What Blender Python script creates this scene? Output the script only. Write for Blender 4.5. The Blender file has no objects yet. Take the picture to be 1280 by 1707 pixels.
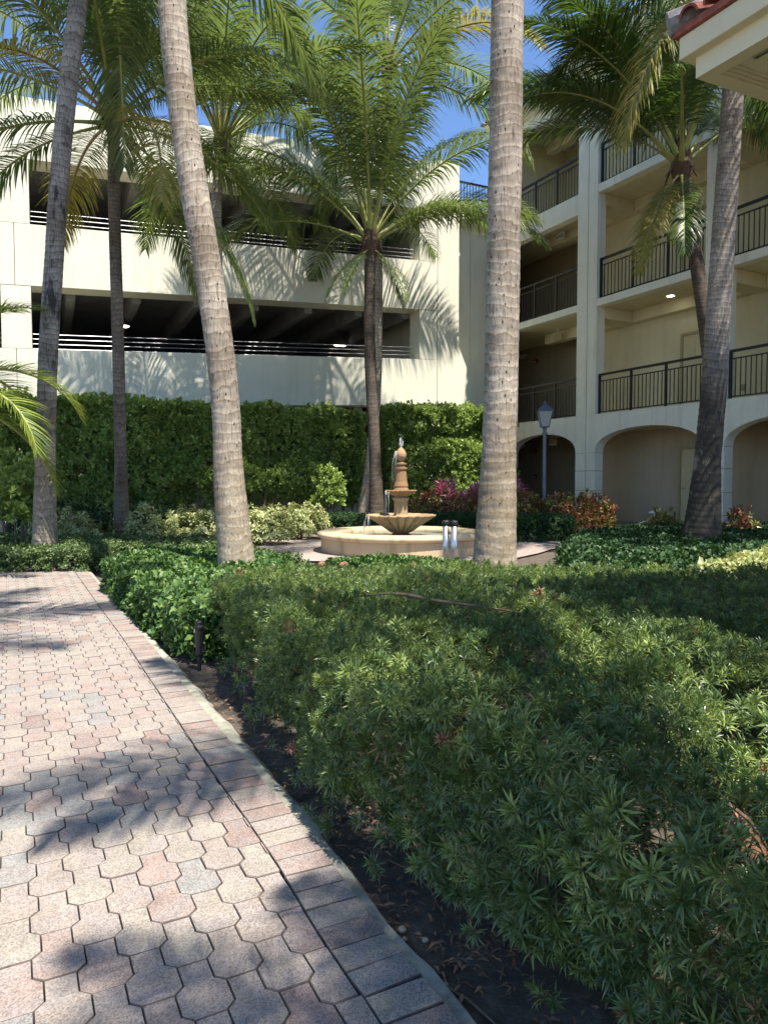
import bpy, math, random
import numpy as np
from mathutils import Vector, Matrix, noise

random.seed(7)
RNG = np.random.default_rng(11)
S = bpy.context.scene
COL = S.collection
rad = math.radians

# ------------------------------------------------------------------ camera
cam_d = bpy.data.cameras.new('camera')
cam = bpy.data.objects.new('camera', cam_d)
COL.objects.link(cam)
cam.location = (0, 0, 1.25)
cam.rotation_euler = (rad(90 - 2.49), 0, 0)
cam_d.sensor_fit = 'HORIZONTAL'
cam_d.sensor_width = 36.0
cam_d.lens = 36.0 * 1184 / 1280
cam_d.clip_start = 0.05
cam_d.clip_end = 2000
S.camera = cam

# ------------------------------------------------------------------ light
SUN_EL, SUN_AZ = 65.0, 36.0          # azimuth measured from straight behind the camera towards the right
SUN_DIR = Vector((math.sin(rad(SUN_AZ)) * math.cos(rad(SUN_EL)),
                  -math.cos(rad(SUN_AZ)) * math.cos(rad(SUN_EL)), math.sin(rad(SUN_EL))))
W = bpy.data.worlds.new('World')
S.world = W
W.use_nodes = True
wn = W.node_tree.nodes
wl = W.node_tree.links
bgn = wn.get('Background') or wn.new('ShaderNodeBackground')
sky = wn.new('ShaderNodeTexSky')
sky.sky_type = 'NISHITA'
sky.sun_disc = False
sky.sun_elevation = rad(SUN_EL)
sky.sun_rotation = math.atan2(SUN_DIR.x, SUN_DIR.y)
sky.air_density = 0.85
sky.dust_density = 0.0
sky.ozone_density = 7.0
wl.new(sky.outputs[0], bgn.inputs[0])
bgn.inputs[1].default_value = 0.125
sl = bpy.data.lights.new('sun', 'SUN')
sl.energy = 5.0
sl.angle = rad(0.5)
sl.color = (1.0, 0.955, 0.87)
so = bpy.data.objects.new('sun', sl)
COL.objects.link(so)
so.rotation_euler = SUN_DIR.to_track_quat('Z', 'Y').to_euler()
so.location = (6, -8, 20)
S.view_settings.view_transform = 'Standard'
S.view_settings.look = 'None'
S.view_settings.gamma = 1
S.view_settings.exposure = 1.1
S.view_settings.use_curve_mapping = False
S.render.engine = 'CYCLES'
S.cycles.max_bounces = 8
S.cycles.transparent_max_bounces = 8


# ------------------------------------------------------------------ materials
def N(nt, t, **kw):
    n = nt.nodes.new(t)
    for k, v in kw.items():
        setattr(n, k, v)
    return n


def newmat(name):
    m = bpy.data.materials.new(name)
    m.use_nodes = True
    nt = m.node_tree
    b = nt.nodes['Principled BSDF']
    return m, nt, b


def ramp(nt, fac, stops):
    r = N(nt, 'ShaderNodeValToRGB')
    e = r.color_ramp.elements
    while len(e) < len(stops):
        e.new(0.5)
    for q, (p, c) in zip(e, stops):
        q.position = p
        q.color = (c[0], c[1], c[2], 1)
    nt.links.new(fac, r.inputs[0])
    return r.outputs[0]


def noise_tex(nt, scale, detail=4, rough=0.55, vec=None, dist=0.0):
    n = N(nt, 'ShaderNodeTexNoise')
    n.inputs['Scale'].default_value = scale
    n.inputs['Detail'].default_value = detail
    n.inputs['Roughness'].default_value = rough
    n.inputs['Distortion'].default_value = dist
    if vec is not None:
        nt.links.new(vec, n.inputs['Vector'])
    return n.outputs[0]


def world_pos(nt, scale=(1, 1, 1)):
    g = N(nt, 'ShaderNodeNewGeometry')
    mp = N(nt, 'ShaderNodeMapping')
    mp.inputs['Scale'].default_value = scale
    nt.links.new(g.outputs['Position'], mp.inputs[0])
    return mp.outputs[0]


def mixc(nt, fac, a, b, mode='MIX'):
    m = N(nt, 'ShaderNodeMix', data_type='RGBA', blend_type=mode)
    if isinstance(fac, (int, float)):
        m.inputs[0].default_value = fac
    else:
        nt.links.new(fac, m.inputs[0])
    for i, x in ((6, a), (7, b)):
        if isinstance(x, tuple):
            m.inputs[i].default_value = (x[0], x[1], x[2], 1)
        else:
            nt.links.new(x, m.inputs[i])
    return m.outputs[2]


def bump(nt, b, h, strength, dist):
    n = N(nt, 'ShaderNodeBump')
    n.inputs['Strength'].default_value = strength
    n.inputs['Distance'].default_value = dist
    nt.links.new(h, n.inputs['Height'])
    nt.links.new(n.outputs[0], b.inputs['Normal'])


def plain(name, c, rough=0.6, metal=0.0, var=0.15, scale=6.0, spec=0.5):
    m, nt, b = newmat(name)
    v = noise_tex(nt, scale, 5, 0.6, world_pos(nt))
    d = tuple(x * (1 - var) for x in c)
    l = tuple(min(1, x * (1 + var)) for x in c)
    nt.links.new(ramp(nt, v, [(0.3, d), (0.7, l)]), b.inputs['Base Color'])
    b.inputs['Roughness'].default_value = rough
    b.inputs['Metallic'].default_value = metal
    b.inputs['Specular IOR Level'].default_value = spec
    return m


def stucco(name, c, grain=55, bumpk=0.5, dist=0.006, dirt=0.22, streak=0.25):
    m, nt, b = newmat(name)
    wp = world_pos(nt)
    big = noise_tex(nt, 0.9, 6, 0.62, wp)
    st = noise_tex(nt, 1.0, 5, 0.6, world_pos(nt, (5.0, 5.0, 0.35)))
    c1 = ramp(nt, big, [(0.3, tuple(x * (1 - dirt) for x in c)), (0.62, c)])
    c2 = ramp(nt, st, [(0.30, (1 - streak, 1 - streak * 0.95, 1 - streak * 1.05)), (0.48, (1, 1, 1))])
    nt.links.new(mixc(nt, 1.0, c1, c2, 'MULTIPLY'), b.inputs['Base Color'])
    b.inputs['Roughness'].default_value = 0.85
    b.inputs['Specular IOR Level'].default_value = 0.25
    bump(nt, b, noise_tex(nt, grain, 6, 0.65, wp), bumpk, dist)
    return m


def leafmat(name, dark, mid, light, rough=0.42, trans=0.22, transc=None, spec=0.45, veins=None):
    m, nt, b = newmat(name)
    g = N(nt, 'ShaderNodeNewGeometry')
    col = ramp(nt, g.outputs['Random Per Island'], [(0.0, dark), (0.55, mid), (1.0, light)])
    if veins is not None:
        v = noise_tex(nt, 3.2, 4, 0.6, world_pos(nt, (1, 1, 1)))
        col = mixc(nt, ramp(nt, v, [(0.45, (0, 0, 0)), (0.66, (0.7, 0.7, 0.7))]), col, veins)
    nt.links.new(col, b.inputs['Base Color'])
    b.inputs['Roughness'].default_value = rough
    b.inputs['Specular IOR Level'].default_value = spec
    tr = N(nt, 'ShaderNodeBsdfTranslucent')
    if transc is None:
        transc = tuple(min(1, x * 1.9) for x in mid)
    tr.inputs[0].default_value = (*transc, 1)
    mx = N(nt, 'ShaderNodeMixShader')
    mx.inputs[0].default_value = trans
    nt.links.new(b.outputs[0], mx.inputs[1])
    nt.links.new(tr.outputs[0], mx.inputs[2])
    out = nt.nodes['Material Output']
    nt.links.new(mx.outputs[0], out.inputs[0])
    return m


def pavermat(name, c):
    m, nt, b = newmat(name)
    wp = world_pos(nt)
    big = noise_tex(nt, 7, 4, 0.6, wp)
    fine = noise_tex(nt, 330, 3, 0.7, wp)
    vor = N(nt, 'ShaderNodeTexVoronoi')
    vor.inputs['Scale'].default_value = 260
    nt.links.new(wp, vor.inputs['Vector'])
    base = ramp(nt, big, [(0.3, tuple(x * 0.82 for x in c)), (0.7, tuple(x * 1.12 for x in c))])
    alt = noise_tex(nt, 11, 3, 0.5, world_pos(nt, (1.0, 0.8, 1.0)))
    g_ = sum(c) / 3
    base = mixc(nt, ramp(nt, alt, [(0.44, (0, 0, 0)), (0.60, (0.75, 0.75, 0.75))]), base, (g_ * 1.12, g_ * 0.97, g_ * 0.90))
    sp = ramp(nt, vor.outputs['Color'], [(0.12, (0.62, 0.60, 0.58)), (0.45, (0.95, 0.95, 0.95)), (0.9, (1.35, 1.33, 1.28))])
    o = mixc(nt, 1.0, base, sp, 'MULTIPLY')
    stain = noise_tex(nt, 2.3, 6, 0.65, wp)
    o = mixc(nt, ramp(nt, stain, [(0.60, (0, 0, 0)), (0.78, (0.45, 0.45, 0.45))]), o, (0.10, 0.09, 0.075))
    nt.links.new(o, b.inputs['Base Color'])
    b.inputs['Roughness'].default_value = 0.88
    b.inputs['Specular IOR Level'].default_value = 0.25
    bump(nt, b, fine, 0.55, 0.003)
    return m


M = {}
M['garage'] = stucco('cream_painted_concrete', (0.70, 0.672, 0.545), 70, 0.25, 0.004, 0.08, 0.10)
M['garage_joint'] = plain('dark_sealant', (0.10, 0.10, 0.09), 0.8)
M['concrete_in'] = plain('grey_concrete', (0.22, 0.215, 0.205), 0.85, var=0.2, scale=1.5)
M['steel'] = plain('steel_cable', (0.38, 0.38, 0.40), 0.4, 0.6, 0.1)
M['bld'] = stucco('off_white_stucco', (0.82, 0.79, 0.66), 26, 0.9, 0.012, 0.12, 0.16)
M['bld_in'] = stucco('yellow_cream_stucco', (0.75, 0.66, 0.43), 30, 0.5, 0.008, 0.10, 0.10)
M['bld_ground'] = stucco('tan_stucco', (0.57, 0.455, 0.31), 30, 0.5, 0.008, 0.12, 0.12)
M['bld_dark'] = stucco('shaded_brown_stucco', (0.42, 0.34, 0.21), 30, 0.5, 0.008, 0.12, 0.12)  # brown wall tone with the shade of the recesses put into it
M['door'] = plain('cream_door_paint', (0.64, 0.55, 0.34), 0.45, var=0.05)
M['doorframe'] = plain('beige_frame_paint', (0.42, 0.34, 0.19), 0.5, var=0.08)
M['rail'] = plain('black_bronze_metal', (0.022, 0.021, 0.020), 0.4, 0.3, 0.2)
M['pav'] = stucco('pavilion_stucco', (0.72, 0.64, 0.43), 60, 0.35, 0.004, 0.08, 0.06)
M['pav_ceiling'] = stucco('knockdown_ceiling', (0.74, 0.67, 0.47), 14, 1.0, 0.02, 0.08, 0.05)
M['vent'] = plain('vent_metal', (0.36, 0.33, 0.24), 0.5)
M['dark'] = plain('dark_void', (0.015, 0.014, 0.013), 0.8)
M['tile'] = plain('terracotta_tile', (0.27, 0.075, 0.045), 0.75, var=0.4, scale=24)
M['tile_grey'] = plain('weathered_grey_tile', (0.23, 0.21, 0.20), 0.85, var=0.4, scale=30)
M['stone'] = stucco('tan_cast_stone', (0.40, 0.265, 0.14), 60, 0.5, 0.006, 0.4, 0.45)
M['stone_pale'] = stucco('pale_cast_stone', (0.56, 0.44, 0.27), 60, 0.4, 0.005, 0.25, 0.38)
M['stone_dark'] = stucco('wet_brown_stone', (0.30, 0.18, 0.09), 60, 0.5, 0.006, 0.4, 0.4)
M['lamp_metal'] = plain('slate_grey_metal', (0.13, 0.145, 0.17), 0.45, 0.5)
M['black'] = plain('black_plastic', (0.018, 0.018, 0.02), 0.45)
M['stainless'] = plain('brushed_stainless', (0.62, 0.63, 0.64), 0.3, 0.9, 0.08)
M['white'] = plain('white_plastic', (0.72, 0.71, 0.66), 0.5, var=0.05)
M['beige'] = plain('beige_plastic', (0.45, 0.38, 0.22), 0.5, var=0.08)
M['red'] = plain('dark_red_paint', (0.16, 0.018, 0.015), 0.45, var=0.1)
M['green_text'] = plain('green_lettering', (0.03, 0.15, 0.07), 0.6, var=0.05)
M['red_text'] = plain('red_lettering', (0.42, 0.07, 0.05), 0.6, var=0.05)
M['husk'] = plain('brown_husk', (0.21, 0.105, 0.055), 0.9, var=0.45, scale=30)
M['twig'] = plain('dry_twig', (0.19, 0.12, 0.07), 0.85, var=0.4, scale=40)
M['dryleaf'] = plain('dry_leaf', (0.30, 0.15, 0.075), 0.8, var=0.4, scale=25)
M['pebble'] = plain('pale_pebble', (0.36, 0.30, 0.22), 0.8, var=0.25, scale=40)
M['stem'] = plain('hedge_stem', (0.13, 0.10, 0.07), 0.85, var=0.35, scale=30)
M['fiber'] = plain('palm_fibre', (0.085, 0.05, 0.028), 0.95, var=0.5, scale=40)
M['rachis'] = plain('frond_stem', (0.26, 0.27, 0.07), 0.5, var=0.25, scale=4)
M['rachis_old'] = plain('old_frond_stem', (0.30, 0.20, 0.07), 0.6, var=0.25, scale=4)

M['frond'] = leafmat('palm_leaflet', (0.055, 0.085, 0.024), (0.105, 0.145, 0.040), (0.22, 0.25, 0.095), 0.34, 0.34, (0.27, 0.36, 0.075), 0.5)
M['frond_old'] = leafmat('yellowing_leaflet', (0.16, 0.15, 0.03), (0.27, 0.25, 0.04), (0.36, 0.24, 0.06), 0.5, 0.30, (0.5, 0.42, 0.06))
M['frond_dark'] = leafmat('shaded_palm_leaflet', (0.032, 0.062, 0.016), (0.055, 0.10, 0.02), (0.11, 0.15, 0.028), 0.38, 0.22, (0.14, 0.24, 0.03), 0.5)  # darker copy of the leaflet, shade from other crowns put into the colour
M['podo'] = leafmat('narrow_hedge_leaf', (0.030, 0.062, 0.019), (0.076, 0.132, 0.038), (0.17, 0.24, 0.075), 0.33, 0.20, (0.24, 0.34, 0.06), 0.5, (0.125, 0.155, 0.05))
M['podo_new'] = leafmat('young_hedge_leaf', (0.12, 0.17, 0.042), (0.22, 0.285, 0.075), (0.36, 0.41, 0.13), 0.42, 0.22, (0.25, 0.38, 0.06), 0.4)
M['clusia'] = leafmat('clusia_leaf', (0.10, 0.155, 0.038), (0.20, 0.29, 0.066), (0.36, 0.44, 0.12), 0.34, 0.30, (0.45, 0.58, 0.11), 0.5)
M['cover'] = leafmat('glossy_cover_leaf', (0.04, 0.09, 0.024), (0.08, 0.15, 0.036), (0.16, 0.235, 0.06), 0.48, 0.14, (0.14, 0.28, 0.04), 0.35)
M['jasmine'] = leafmat('jasmine_leaf', (0.04, 0.075, 0.024), (0.085, 0.13, 0.036), (0.16, 0.205, 0.065), 0.42, 0.14, (0.14, 0.26, 0.05), 0.4)
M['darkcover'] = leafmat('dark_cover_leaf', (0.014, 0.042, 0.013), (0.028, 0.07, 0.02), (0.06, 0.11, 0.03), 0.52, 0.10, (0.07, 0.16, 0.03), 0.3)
M['yellow'] = leafmat('variegated_leaf', (0.13, 0.18, 0.05), (0.30, 0.33, 0.12), (0.52, 0.50, 0.25), 0.4, 0.2, (0.55, 0.55, 0.15), 0.4)
M['croton'] = leafmat('croton_leaf', (0.10, 0.028, 0.024), (0.28, 0.075, 0.05), (0.50, 0.30, 0.09), 0.36, 0.12, (0.35, 0.12, 0.06), 0.5)
M['croton_green'] = leafmat('croton_green_leaf', (0.08, 0.10, 0.03), (0.22, 0.22, 0.05), (0.55, 0.38, 0.09), 0.36, 0.12, (0.35, 0.3, 0.06), 0.5)
M['cordyline'] = leafmat('cordyline_leaf', (0.24, 0.045, 0.085), (0.48, 0.13, 0.20), (0.66, 0.34, 0.38), 0.4, 0.2, (0.55, 0.14, 0.2), 0.4)
M['areca'] = leafmat('areca_leaflet', (0.07, 0.12, 0.02), (0.14, 0.20, 0.03), (0.27, 0.31, 0.05), 0.42, 0.28, (0.35, 0.42, 0.05), 0.4)

M['paver_tan'] = pavermat('tan_paver', (0.304, 0.255, 0.218))
M['paver_sand'] = pavermat('sand_paver', (0.302, 0.265, 0.223))
M['paver_pink'] = pavermat('pink_paver', (0.304, 0.233, 0.202))
M['paver_grey'] = pavermat('grey_paver', (0.252, 0.246, 0.229))
M['paver_red'] = pavermat('red_paver', (0.272, 0.2, 0.173))
PAVERS = ['paver_tan', 'paver_sand', 'paver_pink', 'paver_grey', 'paver_red']


def make_trunk_mat(name, c, c2, scar, moss=0.0, zlo=-1.0, zhi=99.0):
    m, nt, b = newmat(name)
    uv = N(nt, 'ShaderNodeUVMap')
    uv.uv_map = 'UVMap'
    sep = N(nt, 'ShaderNodeSeparateXYZ')
    nt.links.new(uv.outputs[0], sep.inputs[0])
    wp = world_pos(nt)
    wob = noise_tex(nt, 9, 3, 0.6, wp)
    a = N(nt, 'ShaderNodeMath', operation='MULTIPLY_ADD')
    nt.links.new(wob, a.inputs[0])
    a.inputs[1].default_value = 0.9
    nt.links.new(sep.outputs[1], a.inputs[2])
    fr = N(nt, 'ShaderNodeMath', operation='FRACT')
    nt.links.new(a.outputs[0], fr.inputs[0])
    ring = ramp(nt, fr.outputs[0], [(0.0, (0.30, 0.28, 0.27)), (0.05, (1.14, 1.13, 1.11)), (0.20, (1.06, 1.05, 1.04)), (0.72, (0.86, 0.85, 0.84)), (1.0, (0.5, 0.48, 0.46))])
    fis = noise_tex(nt, 1.0, 5, 0.7, world_pos(nt, (55, 55, 7)))
    big = noise_tex(nt, 3.0, 6, 0.65, world_pos(nt, (1, 1, 0.6)))
    base = ramp(nt, big, [(0.30, c2), (0.66, c)])
    o = mixc(nt, 0.85, base, ring, 'MULTIPLY')
    o = mixc(nt, 1.0, o, ramp(nt, fis, [(0.33, (0.45, 0.43, 0.42)), (0.5, (1, 1, 1)), (0.75, (1.2, 1.2, 1.2))]), 'MULTIPLY')
    vor = N(nt, 'ShaderNodeTexVoronoi')
    vor.inputs['Scale'].default_value = 11
    nt.links.new(world_pos(nt, (1.6, 1.6, 0.8)), vor.inputs['Vector'])
    o = mixc(nt, ramp(nt, vor.outputs['Distance'], [(0.10, (1, 1, 1)), (0.17, (0, 0, 0))]), o, (0.035, 0.028, 0.022))
    lich = noise_tex(nt, 16, 5, 0.75, wp)
    o = mixc(nt, ramp(nt, lich, [(0.60, (0, 0, 0)), (0.70, (0.6, 0.6, 0.6))]), o, scar)
    bw = noise_tex(nt, 1.0, 4, 0.6, world_pos(nt, (0.8, 0.8, 1.7)))
    o = mixc(nt, 1.0, o, ramp(nt, bw, [(0.32, (0.66, 0.62, 0.57)), (0.5, (1, 1, 1)), (0.7, (1.15, 1.14, 1.12))]), 'MULTIPLY')
    s0 = N(nt, 'ShaderNodeSeparateXYZ')
    nt.links.new(wp, s0.inputs[0])
    lowz = N(nt, 'ShaderNodeMapRange')
    lowz.inputs[1].default_value, lowz.inputs[2].default_value = 2.1, 1.0
    nt.links.new(s0.outputs[2], lowz.inputs[0])
    spk = noise_tex(nt, 34, 5, 0.8, wp)
    ml = N(nt, 'ShaderNodeMath', operation='MULTIPLY')
    nt.links.new(ramp(nt, spk, [(0.44, (0, 0, 0)), (0.58, (0.85, 0.85, 0.85))]), ml.inputs[0])
    nt.links.new(lowz.outputs[0], ml.inputs[1])
    o = mixc(nt, ml.outputs[0], o, tuple(x * y for x, y in zip(c2, (1.0, 0.95, 0.72))))
    if moss != 0:
        ms = noise_tex(nt, 1.6, 6, 0.75, world_pos(nt, (2.2, 2.2, 0.7)))
        mask = ramp(nt, ms, [(0.50 - moss * 0.2, (0, 0, 0)), (0.58 - moss * 0.2, (0.9, 0.9, 0.9))])
        sx = N(nt, 'ShaderNodeSeparateXYZ')
        nt.links.new(wp, sx.inputs[0])
        f1 = N(nt, 'ShaderNodeMapRange')
        f1.inputs[1].default_value, f1.inputs[2].default_value = zlo, zlo + 0.9
        nt.links.new(sx.outputs[2], f1.inputs[0])
        f2 = N(nt, 'ShaderNodeMapRange')
        f2.inputs[1].default_value, f2.inputs[2].default_value = zhi + 0.8, zhi
        nt.links.new(sx.outputs[2], f2.inputs[0])
        m1 = N(nt, 'ShaderNodeMath', operation='MULTIPLY')
        nt.links.new(f1.outputs[0], m1.inputs[0])
        nt.links.new(f2.outputs[0], m1.inputs[1])
        m2 = N(nt, 'ShaderNodeMath', operation='MULTIPLY')
        nt.links.new(mask, m2.inputs[0])
        nt.links.new(m1.outputs[0], m2.inputs[1])
        o = mixc(nt, m2.outputs[0], o, (0.035, 0.030, 0.024))
    nt.links.new(o, b.inputs['Base Color'])
    b.inputs['Roughness'].default_value = 0.9
    b.inputs['Specular IOR Level'].default_value = 0.2
    bump(nt, b, fis, 0.6, 0.012)
    return m


M['trunk'] = make_trunk_mat('palm_bark', (0.47, 0.405, 0.325), (0.27, 0.215, 0.165), (0.56, 0.50, 0.42))
M['trunk_moss'] = make_trunk_mat('mossy_palm_bark', (0.35, 0.30, 0.245), (0.20, 0.165, 0.135), (0.42, 0.39, 0.34), 0.65, -2.0, 2.5)
M['trunk_left'] = make_trunk_mat('stained_palm_bark', (0.40, 0.35, 0.295), (0.23, 0.19, 0.16), (0.46, 0.42, 0.37), -0.2, 2.2, 6.0)
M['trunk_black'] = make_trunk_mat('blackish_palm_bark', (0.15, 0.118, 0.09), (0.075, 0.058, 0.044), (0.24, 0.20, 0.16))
M['trunk_dark'] = make_trunk_mat('dark_palm_bark', (0.25, 0.195, 0.145), (0.13, 0.10, 0.075), (0.32, 0.27, 0.22))


def soil_mat():
    m, nt, b = newmat('dark_soil')
    wp = world_pos(nt)
    n1 = noise_tex(nt, 14, 8, 0.7, wp)
    o = ramp(nt, n1, [(0.3, (0.055, 0.042, 0.031)), (0.55, (0.125, 0.097, 0.072)), (0.75, (0.21, 0.17, 0.13))])
    nt.links.new(o, b.inputs['Base Color'])
    b.inputs['Roughness'].default_value = 0.95
    bump(nt, b, noise_tex(nt, 60, 6, 0.7, wp), 1.0, 0.02)
    return m


M['soil'] = soil_mat()


def haunch_mat():
    m, nt, b = newmat('mossy_concrete_edge')
    wp = world_pos(nt)
    o = ramp(nt, noise_tex(nt, 9, 7, 0.7, wp), [(0.3, (0.17, 0.17, 0.125)), (0.5, (0.34, 0.32, 0.25)), (0.7, (0.44, 0.42, 0.34))])
    nt.links.new(o, b.inputs['Base Color'])
    b.inputs['Roughness'].default_value = 0.92
    bump(nt, b, noise_tex(nt, 45, 6, 0.7, wp), 0.8, 0.01)
    return m


M['haunch'] = haunch_mat()
M['joint_dirt_shade'] = plain('joint_dirt_shade', (0.13, 0.103, 0.085), 0.95, var=0.35, scale=30)  # dirt brown that also paints in the dark of the joint depth


def plaza_mat():
    m, nt, b = newmat('pink_grey_paving')
    mp = N(nt, 'ShaderNodeMapping')
    g = N(nt, 'ShaderNodeNewGeometry')
    mp.inputs['Rotation'].default_value = (0, 0, rad(-27.6))
    nt.links.new(g.outputs['Position'], mp.inputs[0])
    br = N(nt, 'ShaderNodeTexBrick')
    nt.links.new(mp.outputs[0], br.inputs['Vector'])
    br.inputs['Scale'].default_value = 1.0
    br.inputs['Brick Width'].default_value = 0.2
    br.inputs['Row Height'].default_value = 0.1
    br.inputs['Mortar Size'].default_value = 0.004
    br.inputs['Color1'].default_value = (0.40, 0.30, 0.25, 1)
    br.inputs['Color2'].default_value = (0.36, 0.31, 0.28, 1)
    br.inputs['Mortar'].default_value = (0.12, 0.10, 0.085, 1)
    big = noise_tex(nt, 1.4, 5, 0.6)
    nt.links.new(mixc(nt, 1.0, br.outputs[0], ramp(nt, big, [(0.3, (0.75, 0.74, 0.73)), (0.7, (1.1, 1.1, 1.1))]), 'MULTIPLY'), b.inputs['Base Color'])
    b.inputs['Roughness'].default_value = 0.9
    return m


M['plaza'] = plaza_mat()


def water_mat():
    m, nt, b = newmat('pool_water')
    b.inputs['Base Color'].default_value = (0.33, 0.38, 0.36, 1)
    b.inputs['Roughness'].default_value = 0.08
    b.inputs['Transmission Weight'].default_value = 0.35
    b.inputs['IOR'].default_value = 1.33
    bump(nt, b, noise_tex(nt, 14, 4, 0.6, world_pos(nt)), 0.9, 0.03)
    return m


M['water'] = water_mat()


def spray_mat():
    m, nt, b = newmat('white_water_spray')
    b.inputs['Base Color'].default_value = (0.8, 0.82, 0.8, 1)
    b.inputs['Roughness'].default_value = 0.4
    b.inputs['Transmission Weight'].default_value = 0.35
    b.inputs['IOR'].default_value = 1.33
    return m


M['spray'] = spray_mat()


def glass_mat():
    m, nt, b = newmat('frosted_lantern_glass')
    b.inputs['Base Color'].default_value = (0.62, 0.63, 0.58, 1)
    b.inputs['Roughness'].default_value = 0.3
    b.inputs['Transmission Weight'].default_value = 0.5
    return m


M['glass'] = glass_mat()


def emit_mat(name, c, k):
    m, nt, b = newmat(name)
    b.inputs['Base Color'].default_value = (0.8, 0.8, 0.8, 1)
    b.inputs['Emission Color'].default_value = (*c, 1)
    b.inputs['Emission Strength'].default_value = k
    return m


M['lit'] = emit_mat('lit_lamp_lens', (1.0, 0.95, 0.85), 6.0)


# ------------------------------------------------------------------ mesh helpers
class MB:
    def __init__(self):
        self.v, self.f, self.m = [], [], []

    def poly(self, pts, mi=0):
        i = len(self.v)
        self.v += [tuple(p) for p in pts]
        self.f.append(tuple(range(i, i + len(pts))))
        self.m.append(mi)

    def box(self, o, ex, ey, ez, mi=0):
        o, ex, ey, ez = Vector(o), Vector(ex), Vector(ey), Vector(ez)
        if ex.cross(ey).dot(ez) < 0:
            ex, ey = ey, ex
        i = len(self.v)
        for k in (0, 1):
            for p in ((0, 0), (1, 0), (1, 1), (0, 1)):
                self.v.append(tuple(o + ex * p[0] + ey * p[1] + ez * k))
        for q in ((3, 2, 1, 0), (4, 5, 6, 7), (0, 1, 5, 4), (1, 2, 6, 5), (2, 3, 7, 6), (3, 0, 4, 7)):
            self.f.append(tuple(i + x for x in q))
            self.m.append(mi)
        return self

    def prism(self, pts, ext, mi=0):
        pts = [Vector(p) for p in pts]
        ext = Vector(ext)
        nrm = Vector((0, 0, 0))
        for a, b in zip(pts, pts[1:] + pts[:1]):
            nrm += a.cross(b)
        if nrm.dot(ext) > 0:
            pts = pts[::-1]
        n, i = len(pts), len(self.v)
        self.v += [tuple(p) for p in pts] + [tuple(p + ext) for p in pts]
        self.f.append(tuple(range(i, i + n)))
        self.f.append(tuple(range(i + 2 * n - 1, i + n - 1, -1)))
        self.m += [mi, mi]
        for k in range(n):
            k2 = (k + 1) % n
            self.f.append((i + k2, i + k, i + n + k, i + n + k2))
            self.m.append(mi)
        return self

    def tube(self, pts, rads, n=8, mi=0, cap=True):
        pts = [Vector(p) for p in pts]
        i0 = len(self.v)
        ref = Vector((0, 0, 1))
        for k, p in enumerate(pts):
            t = (pts[min(k + 1, len(pts) - 1)] - pts[max(k - 1, 0)]).normalized()
            r = ref if abs(t.dot(ref)) < 0.95 else Vector((1, 0, 0))
            x = t.cross(r).normalized()
            y = t.cross(x)
            rr = rads[k] if hasattr(rads, '__len__') else rads
            for j in range(n):
                a = 2 * math.pi * j / n
                self.v.append(tuple(p + (x * math.cos(a) + y * math.sin(a)) * rr))
        for k in range(len(pts) - 1):
            for j in range(n):
                j2 = (j + 1) % n
                self.f.append((i0 + k * n + j, i0 + k * n + j2, i0 + (k + 1) * n + j2, i0 + (k + 1) * n + j))
                self.m.append(mi)
        if cap:
            self.f.append(tuple(i0 + j for j in range(n))[::-1])
            self.f.append(tuple(i0 + (len(pts) - 1) * n + j for j in range(n)))
            self.m += [mi, mi]
        return self

    def lathe(self, prof, n, c=(0, 0, 0), rf=None, mi=0, cap=True):
        i0 = len(self.v)
        for (r, z) in prof:
            for j in range(n):
                a = 2 * math.pi * j / n
                q = r * (rf(a, r, z) if rf else 1)
                self.v.append((c[0] + q * math.cos(a), c[1] + q * math.sin(a), c[2] + z))
        for k in range(len(prof) - 1):
            for j in range(n):
                j2 = (j + 1) % n
                self.f.append((i0 + k * n + j, i0 + k * n + j2, i0 + (k + 1) * n + j2, i0 + (k + 1) * n + j))
                self.m.append(mi)
        if cap:
            self.f.append(tuple(i0 + j for j in range(n))[::-1])
            self.f.append(tuple(i0 + (len(prof) - 1) * n + j for j in range(n)))
            self.m += [mi, mi]
        return self


def mats(x):
    return [M[x]] if isinstance(x, str) else [M[k] for k in x]


def wloc(o):
    p = Vector((0, 0, 0))
    while o is not None:
        p = p + o.location
        o = o.parent
    return p


def put(name, me, parent=None, loc=(0, 0, 0)):
    o = bpy.data.objects.new(name, me)
    COL.objects.link(o)
    o.location = loc
    if parent is not None:
        o.parent = parent
    return o


def obj(name, mb, mat, parent=None, smooth=False, bevel=0.0):
    """Link the shape (given in world coordinates) as one mesh object."""
    me = bpy.data.meshes.new(name)
    off = wloc(parent) if parent is not None else Vector((0, 0, 0))
    me.from_pydata([(x - off.x, y - off.y, z - off.z) for x, y, z in mb.v], [], mb.f)
    for m in mats(mat):
        me.materials.append(m)
    me.polygons.foreach_set('material_index', mb.m)
    if smooth:
        me.polygons.foreach_set('use_smooth', [True] * len(me.polygons))
    me.update()
    o = put(name, me, parent)
    if bevel:
        b = o.modifiers.new('bevel', 'BEVEL')
        b.width = bevel
        b.segments = 2
        b.limit_method = 'ANGLE'
    return o


def tag(o, label=None, cat=None, group=None, kind=None):
    for k, v in (('label', label), ('category', cat), ('group', group), ('kind', kind)):
        if v:
            o[k] = v
    return o


def thing(name, loc, label, cat, group=None):
    o = bpy.data.objects.new(name, None)
    COL.objects.link(o)
    o.location = loc
    o.empty_display_size = 0.2
    return tag(o, label, cat, group)


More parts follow.
